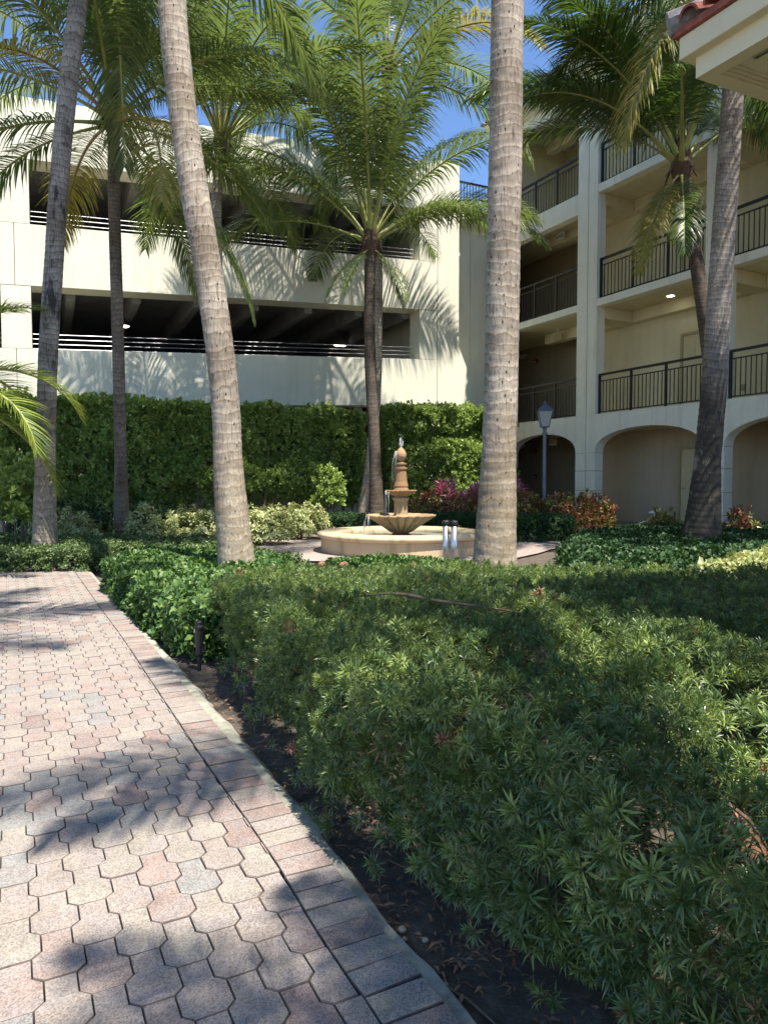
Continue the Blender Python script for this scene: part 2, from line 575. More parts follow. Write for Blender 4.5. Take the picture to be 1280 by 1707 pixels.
def mesh_tris(name, V, T, MI=None, mat_list=(), smooth=False):
    me = bpy.data.meshes.new(name)
    nv, nt_ = len(V), len(T)
    me.vertices.add(nv)
    me.vertices.foreach_set('co', np.ascontiguousarray(V, dtype=np.float32).ravel())
    me.loops.add(nt_ * 3)
    me.loops.foreach_set('vertex_index', np.ascontiguousarray(T, dtype=np.int32).ravel())
    me.polygons.add(nt_)
    me.polygons.foreach_set('loop_start', np.arange(nt_, dtype=np.int32) * 3)
    for k in mat_list:
        me.materials.append(M[k])
    if MI is not None:
        me.polygons.foreach_set('material_index', np.ascontiguousarray(MI, dtype=np.int32))
    if smooth:
        me.polygons.foreach_set('use_smooth', np.ones(nt_, dtype=bool))
    me.update(calc_edges=True)
    return me


# ------------------------------------------------------------------ leaf templates
def leaf_tris(base, d, up, length, width, bend=0.25, shape='lance'):
    """5 vertices, 4 triangles: a creased leaf starting at base towards d."""
    d = d / np.linalg.norm(d)
    s = np.cross(d, up)
    s /= (np.linalg.norm(s) + 1e-9)
    n = np.cross(s, d)
    mid = {'lance': 0.42, 'obovate': 0.66, 'oval': 0.5}[shape]
    c = base + d * length * mid + n * length * bend * 0.22
    tip = base + d * length - n * length * bend * 0.35
    e = n * width * 0.16
    v = np.array([base, c - s * width / 2 + e, c, c + s * width / 2 + e, tip])
    return v, np.array([[0, 2, 1], [0, 3, 2], [1, 2, 4], [2, 3, 4]])


def cluster(n, length, width, lo, hi, shape, rng, mi=(0,), stemlen=0.3, bend=0.3):
    """A shoot pointing along +Z with n leaves; elevation of the leaves from lo (bottom) to hi (top), degrees."""
    Vs, Ts, Ms = [], [], []
    k = 0
    ms = mi[rng.integers(len(mi))]
    for i in range(n):
        f = (i + 0.5) / n
        az = i * 2.39996 + rng.uniform(-0.35, 0.35)
        el = math.radians(lo + (hi - lo) * f + rng.uniform(-12, 12))
        d = np.array([math.cos(az) * math.cos(el), math.sin(az) * math.cos(el), math.sin(el)])
        base = np.array([0, 0, -stemlen * length * (1 - f)]) + np.array([d[0], d[1], 0]) * 0.03 * length
        L = length * (1.05 - 0.35 * f) * rng.uniform(0.8, 1.15)
        v, t = leaf_tris(base, d, np.array([0, 0, 1.0]) + d * 0.01 + rng.normal(0, 0.15, 3), L, width * rng.uniform(0.85, 1.15), bend, shape)
        Vs.append(v)
        Ts.append(t + k)
        Ms += [ms] * 4
        k += 5
    return np.concatenate(Vs), np.concatenate(Ts), np.array(Ms)


def frames(normals, rng, jitter=0.35):
    """Rotation matrices whose +Z is the (jittered) normal and with random spin."""
    n = normals + rng.normal(0, jitter, normals.shape)
    n /= np.linalg.norm(n, axis=1)[:, None]
    a = np.tile(np.array([0.31, 0.87, 0.11]), (len(n), 1))
    x = np.cross(a, n)
    x /= (np.linalg.norm(x, axis=1)[:, None] + 1e-9)
    y = np.cross(n, x)
    th = rng.uniform(0, 2 * np.pi, len(n))
    c, s = np.cos(th)[:, None], np.sin(th)[:, None]
    X = x * c + y * s
    Y = -x * s + y * c
    return np.stack([X, Y, n], axis=2)


def scatter_mesh(name, templates, pos, rot, scale, rng, mat_list, pick=None):
    Vs, Ts, Ms = [], [], []
    k = 0
    pk = rng.integers(len(templates), size=len(pos)) if pick is None else pick
    for ti, (tv, tt, tm) in enumerate(templates):
        idx = np.nonzero(pk == ti)[0]
        if len(idx) == 0:
            continue
        v = np.einsum('nij,vj->nvi', rot[idx], tv) * scale[idx][:, None, None] + pos[idx][:, None, :]
        nv = len(tv)
        t = tt[None, :, :] + (np.arange(len(idx)) * nv)[:, None, None] + k
        Vs.append(v.reshape(-1, 3))
        Ts.append(t.reshape(-1, 3))
        Ms.append(np.tile(tm, len(idx)))
        k += nv * len(idx)
    return mesh_tris(name, np.concatenate(Vs), np.concatenate(Ts), np.concatenate(Ms), mat_list)


def in_poly(P, poly):
    x, y = P[:, 0], P[:, 1]
    r = np.zeros(len(P), bool)
    q = np.array(poly)
    j = len(q) - 1
    for i in range(len(q)):
        c = ((q[i, 1] > y) != (q[j, 1] > y)) & (x < (q[j, 0] - q[i, 0]) * (y - q[i, 1]) / (q[j, 1] - q[i, 1] + 1e-12) + q[i, 0])
        r ^= c
        j = i
    return r


def poly_dist(P, poly):
    q = np.array(poly, float)
    best = np.full(len(P), 1e9)
    nx = np.zeros((len(P), 2))
    for a, b in zip(q, np.roll(q, -1, axis=0)):
        ab = b - a
        t = np.clip(((P - a) @ ab) / (ab @ ab), 0, 1)
        pr = a + t[:, None] * ab
        dv = pr - P
        d = np.linalg.norm(dv, axis=1)
        w = d < best
        best[w] = d[w]
        nx[w] = dv[w] / (d[w][:, None] + 1e-9)
    return best, nx


def sample_poly(poly, density, rng):
    q = np.array(poly)
    lo, hi = q.min(0), q.max(0)
    n = int((hi - lo).prod() * density)
    P = rng.uniform(lo, hi, (n, 2))
    return P[in_poly(P, poly)]


def vnoise(P, s, amp):
    return np.array([noise.noise((p[0] * s, p[1] * s, 3.7)) for p in P]) * amp


# ------------------------------------------------------------------ frames of the place
GU = Vector((0.906, 0.423, 0))        # along the garage front, to the right and away
GN = Vector((-0.423, 0.906, 0))       # into the garage
GA = Vector((-8.47, 18.5, 0))
BR = Vector((0.464, -0.886, 0))       # along the apartment front, towards the viewer
BW = Vector((0.886, 0.464, 0))        # into the apartment building
BA = Vector((5.82, 20.58, 0))
UP = Vector((0, 0, 1))


def gp(t, w, z):
    return GA + GU * t + GN * w + UP * z


def gs(t, w, z):
    return gp(t, w, z + 0.048 * t)


def bp(r, w, z):
    return BA + BR * r + BW * w + UP * z


# ------------------------------------------------------------------ ground
def ground():
    mb = MB()
    R = 90
    mb.poly([(-R, -R, -0.045), (R, -R, -0.045), (R, R, -0.045), (-R, R, -0.045)])
    tag(obj('ground', mb, 'soil'), 'dark bare soil under the planting beds', None, None, 'structure')


ground()

def planting_soil():
    nx, ny = 130, 215
    V, F = [], []
    for j in range(ny):
        for i in range(nx):
            x, y = -2.0 + 3.6 * i / (nx - 1), 0.4 + 5.6 * j / (ny - 1)
            h = 0.030 * noise.noise((x * 5, y * 5, 0)) + 0.014 * noise.noise((x * 17, y * 17, 4)) + 0.008 * noise.noise((x * 44, y * 44, 8))
            V.append((x, y, -0.052 + max(-0.02, h * 0.8)))
    for j in range(ny - 1):
        for i in range(nx - 1):
            k = j * nx + i
            F.append((k, k + 1, k + nx + 1, k + nx))
    mb = MB()
    mb.v, mb.f, mb.m = V, F, [0] * len(F)
    tag(obj('planting_soil', mb, 'soil', smooth=True), 'lumpy dark soil strip between the path edge and the hedge', None, None, 'structure')


planting_soil()

# path edge line (between the field pavers and the edging bricks), world metres
EDGE = [(-4.60, 10.4), (-4.04, 9.33), (-2.857, 7.074), (-2.069, 5.584), (-1.53, 4.536), (-1.16, 3.817), (-0.89, 3.293),
        (-0.665, 2.865), (-0.476, 2.511), (-0.326, 2.216), (-0.203, 1.955), (-0.091, 1.736), (-0.007, 1.584), (0.30, 0.95), (0.62, 0.2), (0.9, -0.6)]


def catmull(P, per=10):
    P = [Vector(p) for p in P]
    out = []
    for i in range(len(P) - 1):
        p0, p1, p2, p3 = P[max(i - 1, 0)], P[i], P[i + 1], P[min(i + 2, len(P) - 1)]
        for k in range(per):
            t = k / per
            out.append(0.5 * ((2 * p1) + (p2 - p0) * t + (2 * p0 - 5 * p1 + 4 * p2 - p3) * t * t + (3 * p1 - p0 - 3 * p2 + p3) * t ** 3))
    out.append(P[-1])
    return out


def resample(C, step):
    out = [C[0]]
    acc = 0.0
    for a, b in zip(C, C[1:]):
        L = (b - a).length
        while acc + L >= step:
            k = (step - acc) / L
            a = a + (b - a) * k
            out.append(a)
            L = (b - a).length
            acc = 0.0
        acc += L
    return out


edge_curve = catmull([(x, y, 0) for x, y in EDGE])
edge_s = resample(edge_curve, 0.0985)


def paver_mesh(name, L, inset, mat):
    """Keyhole paver: a wide octagon joined to a narrow square; long side along +Y, bevelled top at z = 0."""
    k = L / 225.0
    def ol(g):
        return [(-42.5 + g * .8, g), (42.5 - g * .8, g), (70 - g, 27.5 + g * .4), (70 - g, 112.5 - g * .4), (42.5 - g, 140 - g * .6), (42.5 - g, 225 - g), (-42.5 + g, 225 - g), (-42.5 + g, 140 - g * .6), (-70 + g, 112.5 - g * .4), (-70 + g, 27.5 + g * .4)]
    mb = MB()
    a = [((x) * k, (y - 112.5) * k) for x, y in ol(inset)]
    b = [((x) * k, (y - 112.5) * k) for x, y in ol(inset + 1.6)]
    n = len(a)
    i = 0
    mb.v = [(x, y, -0.035) for x, y in a] + [(x, y, -0.0035) for x, y in a] + [(x, y, 0) for x, y in b]
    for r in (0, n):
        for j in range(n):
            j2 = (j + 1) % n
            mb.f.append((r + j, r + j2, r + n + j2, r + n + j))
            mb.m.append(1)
    xn = b[5][0]
    q0 = len(mb.v)
    mb.v += [(xn, (137.6 - 112.5) * k, 0), (-xn, (137.6 - 112.5) * k, 0), (xn, (140.0 - 112.5) * k, -0.0032), (-xn, (140.0 - 112.5) * k, -0.0032), (xn, (142.4 - 112.5) * k, 0), (-xn, (142.4 - 112.5) * k, 0)]
    mb.f += [(q0 + 1, q0, q0 + 2, q0 + 3), (q0 + 3, q0 + 2, q0 + 4, q0 + 5)]
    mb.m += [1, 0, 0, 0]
    mb.f.append((2 * n + 0, 2 * n + 1, 2 * n + 2, 2 * n + 3, 2 * n + 4, q0, q0 + 1, 2 * n + 7, 2 * n + 8, 2 * n + 9))
    mb.f.append((q0 + 5, q0 + 4, 2 * n + 5, 2 * n + 6))
    me = bpy.data.meshes.new(name)
    me.from_pydata(mb.v, [], mb.f)
    me.materials.append(M[mat])
    me.materials.append(M['joint_dirt_shade'])
    me.polygons.foreach_set('material_index', mb.m)
    me.update()
    return me, mb


def brick_mesh(name, lx, ly, mat):
    mb = MB()
    def rect(g):
        return [(-lx / 2 + g, -ly / 2 + g), (lx / 2 - g, -ly / 2 + g), (lx / 2 - g, ly / 2 - g), (-lx / 2 + g, ly / 2 - g)]
    a, b = rect(0.0006), rect(0.0022)
    mb.v = [(x, y, -0.035) for x, y in a] + [(x, y, -0.0035) for x, y in a] + [(x, y, 0) for x, y in b]
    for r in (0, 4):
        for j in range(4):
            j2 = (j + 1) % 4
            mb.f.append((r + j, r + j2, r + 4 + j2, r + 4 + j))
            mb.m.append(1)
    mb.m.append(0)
    mb.f.append((8, 9, 10, 11))
    me = bpy.data.meshes.new(name)
    me.from_pydata(mb.v, [], mb.f)
    me.materials.append(M[mat])
    me.materials.append(M['joint_dirt_shade'])
    me.polygons.foreach_set('material_index', mb.m)
    me.update()
    return me, mb


FPX = 1184.0


def in_view(x, y, z, margin=0.0):
    c, s_ = math.cos(rad(2.49)), math.sin(rad(2.49))
    dy, dz = y, z - 1.25
    depth = dy * c - dz * s_
    if depth < 0.3:
        return False
    u = x / depth * FPX / 640
    v = (dz * c + dy * s_) / depth * FPX / 853.5
    return abs(u) < 1 + margin and abs(v) < 1 + margin


def build_path():
    mb = MB()
    # bedding sheet under the pavers
    left = [(-7.6, 10.4), (-7.6, 8.0), (-5.2, 5.4), (-4.0, 3.0), (-3.2, 1.0), (-2.6, -0.6)]
    mb.poly([(p.x, p.y, -0.03) for p in edge_curve][::-1] + [(x, y, -0.03) for x, y in left])
    bed = obj('path', mb, 'soil')
    tag(bed, 'curving paved garden path of keyhole pavers with a brick edge', None, None, 'structure')
    field = [(p.x, p.y) for p in edge_curve][::-1] + left
    # field pavers
    L = 0.204
    spac = L / 2
    ca, sa = BR.x, BR.y
    ang = math.atan2(-BR.x, -BR.y) * -1     # rotation of +Y onto the far direction
    dvec = np.array([-0.464, 0.886])
    uvec = np.array([0.886, 0.464])
    proto = [paver_mesh('paver_' + m, L, 1.3, m) for m in PAVERS]
    rng = np.random.default_rng(5)
    cells = []
    e2 = np.array([[p.x, p.y] for p in edge_curve])
    for i in range(-70, 70):
        for j in range(-20, 75):
            c = uvec * i * spac + dvec * (j * L + (L / 2 if i % 2 else 0)) + np.array([-2.0, 4.0])
            cells.append(c)
    cells = np.array(cells)
    ok = in_poly(cells, field)
    e3 = np.array([[p.x, p.y] for p in edge_curve])
    dall = np.linalg.norm(cells[:, None, :] - e3[None, :, :], axis=2)
    near = dall.argmin(1)
    dist_edge = dall.min(1)
    edge_cells = [(cells[q], near[q]) for q in range(len(cells)) if dist_edge[q] < 0.16]
    ok &= dist_edge >= 0.16
    cells = cells[ok]
    vis = np.array([in_view(x, y, 0, 0.03) for x, y in cells])
    order = np.argsort(np.hypot(cells[:, 0], cells[:, 1]) + np.where(vis, 0, 100))
    probs = [0.42, 0.27, 0.19, 0.08, 0.04]
    rot = math.atan2(dvec[1], dvec[0]) - math.pi / 2
    rest = MB()
    for n_, k in enumerate(order):
        x, y = cells[k]
        flip = math.pi if rng.random() < 0.5 else 0
        grey = noise.noise((x * 1.1, y * 1.1, 1.0))
        mi = int(rng.choice(5, p=probs))
        if grey > 0.12 and rng.random() < 0.28:
            mi = 3
        z = rng.normal(0, 0.0012)
        me, mbp = proto[mi]
        if n_ < 300:
            o = put('paver', me, bed, (x, y, z))
            o.rotation_euler = (rng.normal(0, 0.006), rng.normal(0, 0.006), rot)
        else:
            c_, s_ = math.cos(rot), math.sin(rot)
            i0 = len(rest.v)
            rest.v += [(x + vx * c_ - vy * s_, y + vx * s_ + vy * c_, vz + z) for vx, vy, vz in mbp.v]
            rest.f += [tuple(i0 + q for q in f) for f in mbp.f]
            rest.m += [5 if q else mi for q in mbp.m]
    r = obj('far_pavers', rest, PAVERS + ['joint_dirt_shade'], bed)
    tag(r, 'paving stones further along the path', None, None, 'stuff')
    # cut slivers closing the field along the edge bricks
    sl_ = MB()
    # edge bricks (soldier course)
    pb = [brick_mesh('edge_brick_' + m, 0.165, 0.0955, m) for m in PAVERS]
    for a, b in zip(edge_s, edge_s[1:]):
        mid = (a + b) / 2
        t = (b - a).normalized()
        nrm = Vector((-t.y, t.x, 0))
        if nrm.x < 0:
            nrm = -nrm
        c = mid + nrm * 0.0845
        mi = int(rng.choice(5, p=[0.36, 0.24, 0.22, 0.10, 0.08]))
        o = put('edge_brick', pb[mi][0], bed, (c.x, c.y, rng.normal(0.001, 0.0012)))
        o.rotation_euler = (rng.normal(0, 0.008), rng.normal(0, 0.008), math.atan2(nrm.y, nrm.x))
        pass
    # field pavers cut to the line of the edge bricks
    k_ = L / 225.0
    c_, s_ = math.cos(rot), math.sin(rot)
    out0 = [(-41, 1), (41, 1), (68.7, 28), (68.7, 112), (41.2, 139.2), (41.2, 223.7), (-41.2, 223.7), (-41.2, 139.2), (-68.7, 112), (-68.7, 28)]
    for (cx, cy), ni in edge_cells:
        pl = [(cx + (vx * k_) * c_ - ((vy - 112.5) * k_) * s_, cy + (vx * k_) * s_ + ((vy - 112.5) * k_) * c_) for vx, vy in out0]
        p = edge_curve[ni]
        t = (edge_curve[min(ni + 1, len(edge_curve) - 1)] - edge_curve[max(ni - 1, 0)]).normalized()
        nrm = Vector((t.y, -t.x, 0))
        if nrm.x > 0:
            nrm = -nrm
        def side(q):
            return (q[0] - p.x) * nrm.x + (q[1] - p.y) * nrm.y - 0.0015
        res = []
        for q0, q1 in zip(pl, pl[1:] + pl[:1]):
            d0, d1 = side(q0), side(q1)
            if d0 >= 0:
                res.append(q0)
            if d0 * d1 < 0:
                f = d0 / (d0 - d1)
                res.append((q0[0] + (q1[0] - q0[0]) * f, q0[1] + (q1[1] - q0[1]) * f))
        if len(res) < 3:
            continue
        ar = abs(sum(x0 * y1 - x1 * y0 for (x0, y0), (x1, y1) in zip(res, res[1:] + res[:1]))) / 2
        if ar < 0.00022:
            continue
        mb = MB()
        z = rng.normal(-0.0005, 0.001)
        gx, gy = sum(q[0] for q in res) / len(res), sum(q[1] for q in res) / len(res)
        n3 = len(res)
        inner = []
        for x, y in res:
            l_ = math.hypot(x - gx, y - gy)
            f = max(0.3, 1 - 0.0032 / max(l_, 0.006))
            inner.append((gx + (x - gx) * f, gy + (y - gy) * f))
        mb.v = [(x, y, -0.035) for x, y in res] + [(x, y, z - 0.0035) for x, y in res] + [(x, y, z) for x, y in inner]
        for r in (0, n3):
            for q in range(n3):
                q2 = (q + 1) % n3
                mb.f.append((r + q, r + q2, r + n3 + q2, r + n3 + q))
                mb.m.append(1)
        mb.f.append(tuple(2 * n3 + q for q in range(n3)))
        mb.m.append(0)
        obj('cut_paver', mb, [PAVERS[int(rng.choice(5, p=probs))], 'joint_dirt_shade'], bed)
    # concrete haunch
    hb = MB()
    prev = None
    for i, p in enumerate(edge_curve):
        t = (edge_curve[min(i + 1, len(edge_curve) - 1)] - edge_curve[max(i - 1, 0)]).normalized()
        nrm = Vector((-t.y, t.x, 0))
        if nrm.x < 0:
            nrm = -nrm
        w1 = 0.074 + 0.02 * noise.noise((p.x * 2.2, p.y * 2.2, 5)) + 0.012 * noise.noise((p.x * 9, p.y * 9, 2))
        w1 *= 1.15 if 2.4 < p.y < 5.5 else 0.8
        zz = 0.006 * noise.noise((p.x * 8, p.y * 8, 1))
        row = [p + nrm * 0.1695 + UP * (-0.035), p + nrm * 0.1695 + UP * (-0.009 + zz), p + nrm * (0.17 + w1 * 0.55) + UP * (-0.009 + zz), p + nrm * (0.17 + w1) + UP * (-0.045), ]
        if prev:
            for q in range(3):
                hb.poly([prev[q], row[q], row[q + 1], prev[q + 1]][::-1])
        prev = row
    obj('concrete_edge', hb, 'haunch', bed, smooth=True)


build_path()


def build_plaza():
    mb = MB()
    P = [(-4.6, 11.6), (-1.6, 11.3), (0.2, 10.9), (1.8, 11.1), (2.7, 12.4), (3.6, 14.0), (5.2, 15.6), (6.9, 17.0), (8.8, 15.2), (9.6, 16.4), (7.4, 18.4), (6.3, 20.6),
         (5.0, 20.2), (4.2, 17.6), (2.6, 16.2), (0.4, 16.6), (-1.6, 16.4), (-2.6, 14.8), (-4.6, 14.2)]
    mb.poly([(x, y, -0.012) for x, y in P])
    o = obj('plaza', mb, 'plaza')
    tag(o, 'pinkish paved walk circling the fountain', None, None, 'structure')


build_plaza()


# ------------------------------------------------------------------ parking garage
def build_garage():
    g = thing('parking_garage', GA, 'cream concrete parking garage with open sloping decks and cable rails', 'parking garage')
    T0, T1 = -7.0, 11.255
    bands = [(0.0, 1.55), (3.19, 4.65), (6.24, 7.78), (9.39, 10.92)]
    for k, (a, b) in enumerate(bands):
        for (t0, t1) in ((T0, -0.912), (-0.898, T1)):
            mb = MB()
            za, zb = (a, b)
            p = [gs(t0, 0, za), gs(t1, 0, za), gs(t1, 0, zb), gs(t0, 0, zb)]
            if k == 0:
                p = [gp(t0, 0, -0.3), gp(t1, 0, -0.3), gs(t1, 0, zb), gs(t0, 0, zb)]
            mb.prism(p, GN * 0.7)
            obj('base_wall' if k == 0 else 'spandrel', mb, 'garage', g, bevel=0.006)
        mb = MB()
        mb.prism([gs(-0.912, 0.03, a), gs(-0.898, 0.03, a), gs(-0.898, 0.03, b), gs(-0.912, 0.03, b)], GN * 0.3)
        obj('joint', mb, 'garage_joint', g)
    for (t0, t1) in ((-1.23, -0.55), (10.61, 11.25), (-6.6, -6.0)):
        for (a, b) in ((1.55, 3.19), (4.65, 6.24), (7.78, 9.39)):
            mb = MB()
            e = 0.012
            mb.prism([gs(t0, 0.004, a + e), gs(t1, 0.004, a + e), gs(t1, 0.004, b - e), gs(t0, 0.004, b - e)], GN * 0.69)
            obj('pier', mb, 'garage', g)
            mb = MB()
            mb.prism([gs(t0 + .02, 0.03, a), gs(t1 - .02, 0.03, a), gs(t1 - .02, 0.03, b), gs(t0 + .02, 0.03, b)], GN * 0.6)
            obj('joint', mb, 'garage_joint', g)
    # end wall with the flared foot
    mb = MB()
    mb.prism([gp(11.27, 0, -0.3), gp(12.62, 0, -0.3), gp(12.62, 0, 4.48), gp(12.06, 0, 5.69), gp(12.06, 0, 11.6), gp(11.27, 0, 11.56)], GN * 0.72)
    obj('end_wall', mb, 'garage', g)
    mb = MB()
    mb.box(gp(11.3, 0.72, -0.3), GU * 0.76, GN * 14, UP * 11.8)
    obj('side_wall', mb, 'garage', g)
    # wall that links to the apartment block, set back
    mb = MB()
    mb.box(gp(12.07, 0.95, -0.3), GU * 1.0, GN * 0.3, UP * 10.1)
    mb.box(gp(13.085, 0.95, -0.3), GU * 1.0, GN * 0.3, UP * 10.1)
    obj('link_wall', mb, 'garage', g)
    mb = MB()
    mb.box(gp(13.06, 0.99, -0.3), GU * 0.03, GN * 0.2, UP * 10.05)
    obj('joint', mb, 'garage_joint', g)
    # decks, ribs, back wall
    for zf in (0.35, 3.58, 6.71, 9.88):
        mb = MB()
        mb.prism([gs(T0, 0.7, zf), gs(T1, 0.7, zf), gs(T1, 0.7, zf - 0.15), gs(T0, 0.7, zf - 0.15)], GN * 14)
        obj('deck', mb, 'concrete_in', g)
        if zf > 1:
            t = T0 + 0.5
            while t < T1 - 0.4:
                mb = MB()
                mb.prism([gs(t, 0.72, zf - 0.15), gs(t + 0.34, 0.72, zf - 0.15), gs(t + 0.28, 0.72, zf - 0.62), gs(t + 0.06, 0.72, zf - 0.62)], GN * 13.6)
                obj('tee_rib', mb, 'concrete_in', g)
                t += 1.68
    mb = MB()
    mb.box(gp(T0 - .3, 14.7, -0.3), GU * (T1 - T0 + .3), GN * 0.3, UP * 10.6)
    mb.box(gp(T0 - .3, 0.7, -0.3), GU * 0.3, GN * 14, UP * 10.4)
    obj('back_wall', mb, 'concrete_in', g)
    # guard cables
    for zb in (1.55, 4.65, 7.78):
        for k in range(4):
            for (t0, t1) in ((-6.0, -1.25), (-0.53, 10.6)):
                mb = MB()
                z = zb + 0.06 + 0.125 * k
                mb.tube([gs(t0, 0.34, z), gs((t0 + t1) / 2, 0.34, z - 0.006), gs(t1, 0.34, z)], 0.0085, 6)
                obj('guard_cable', mb, 'steel', g)
    # parapet rail pipe
    for t, w, z, lab in ((1.95, 3.0, 5.92, 'round lit ceiling lamp inside the lower garage deck'), (11.0 - 1.2, 5.5, 6.05, 'lit tube lamp hanging deep inside the lower garage deck')):
        mb = MB()
        c = gs(t, w, z)
        if 'round' in lab:
            mb.lathe([(0.16, 0.0), (0.17, 0.05), (0.12, 0.10), (0.03, 0.12)], 16, c)
        else:
            mb.box(c, GU * 0.5, GN * 0.12, UP * 0.06)
        o = tag(obj('garage_lamp', mb, 'black'), lab, 'ceiling light')
        mb = MB()
        if 'round' in lab:
            mb.lathe([(0.02, -0.045), (0.10, -0.03), (0.145, -0.001)], 16, c)
        else:
            mb.box(c + GU * 0.03 + GN * 0.02 - UP * 0.03, GU * 0.44, GN * 0.08, UP * 0.029)
        obj('lamp_lens', mb, 'lit', o)
        mb = MB()
        mb.tube([c + UP * 0.05 + (GU * .2 if 'tube' in lab else GU * 0), c + UP * 0.75 + (GU * .2 if 'tube' in lab else GU * 0)], 0.012, 6)
        obj('drop_rod', mb, 'black', o)


build_garage()

# ------------------------------------------------------------------ apartment building
Z1, Z2, Z3, ZR = 3.15, 6.386, 9.564, 12.72
COLS = [(-4.14, -3.50), (-0.416, -0.014), (0.014, 0.363), (3.91, 4.51), (8.06, 8.70)]
BAYS = [(-3.50, -0.416), (0.363, 3.91), (4.51, 8.06)]
SPRING = 2.066


def railing(parent, r0, r1, zf, w=0.12, posts=3, top=1.14):
    R = obj('railing', MB().box(bp(r0 + 0.015, w - 0.025, zf + top - 0.06), BR * (r1 - r0 - 0.03), BW * 0.06, UP * 0.06), 'rail', parent)
    L = r1 - r0 - 0.03
    obj('middle_rail', MB().box(bp(r0 + 0.015, w - 0.012, zf + top - 0.225), BR * L, BW * 0.03, UP * 0.03), 'rail', R)
    obj('bottom_rail', MB().box(bp(r0 + 0.015, w - 0.012, zf + 0.045), BR * L, BW * 0.03, UP * 0.03), 'rail', R)
    pm = bpy.data.meshes.new('rail_post')
    b = MB().box(-BR * 0.027 - BW * 0.027, BR * 0.054, BW * 0.054, UP * (top - 0.06))
    pm.from_pydata(b.v, [], b.f)
    pm.materials.append(M['rail'])
    bm_ = bpy.data.meshes.new('baluster')
    b = MB().box(-BR * 0.009 - BW * 0.009, BR * 0.018, BW * 0.018, UP * (top - 0.225 - 0.075))
    bm_.from_pydata(b.v, [], b.f)
    bm_.materials.append(M['rail'])
    off = wloc(R)
    pr = [r0 + 0.045 + (L - 0.06) * k / posts for k in range(posts + 1)]
    for r in pr[:-1]:
        put('post', pm, R, bp(r, w, zf + 0.0) - off)
    for a, c in zip(pr, pr[1:]):
        nb = max(2, round((c - a) / 0.128))
        for k in range(1, nb):
            put('baluster', bm_, R, bp(a + (c - a) * k / nb, w, zf + 0.075) - off)
    return R


def arch_pts(r0, r1, zs, rise, n=22):
    out = []
    for k in range(n + 1):
        a = math.pi * k / n
        c = -math.cos(a)
        out.append(((r0 + r1) / 2 + c * (r1 - r0) / 2, zs + rise * math.sin(a) ** 0.82))
    return out


def door(parent, r, w, zf, frame_mat='doorframe'):
    d = obj('door', MB().box(bp(r + 0.07, w - 0.03, zf + 0.01), BR * 0.92, BW * 0.05, UP * 2.06), 'door', parent)
    mb = MB()
    mb.box(bp(r, w - 0.07, zf), BR * 0.068, BW * 0.1, UP * 2.13)
    mb.box(bp(r + 0.992, w - 0.07, zf), BR * 0.068, BW * 0.1, UP * 2.13)
    mb.box(bp(r + 0.0685, w - 0.07, zf + 2.073), BR * 0.923, BW * 0.1, UP * 0.07)
    obj('door_frame', mb, frame_mat, d)
    mb = MB()
    for (a, b_, za, zb) in ((0.14, 0.40, 0.25, 0.95), (0.52, 0.78, 0.25, 0.95), (0.14, 0.40, 1.1, 1.9), (0.52, 0.78, 1.1, 1.9)):
        mb.box(bp(r + 0.07 + a, w - 0.038, zf + za), BR * (b_ - a), BW * 0.009, UP * (zb - za))
    obj('door_panel', mb, 'door', d, bevel=0.004)
    obj('handle', MB().box(bp(r + 0.13, w - 0.09, zf + 1.0), BR * 0.12, BW * 0.02, UP * 0.02).box(bp(r + 0.14, w - 0.07, zf + 1.0), BR * 0.02, BW * 0.04, UP * 0.02), 'stainless', d)
    return d


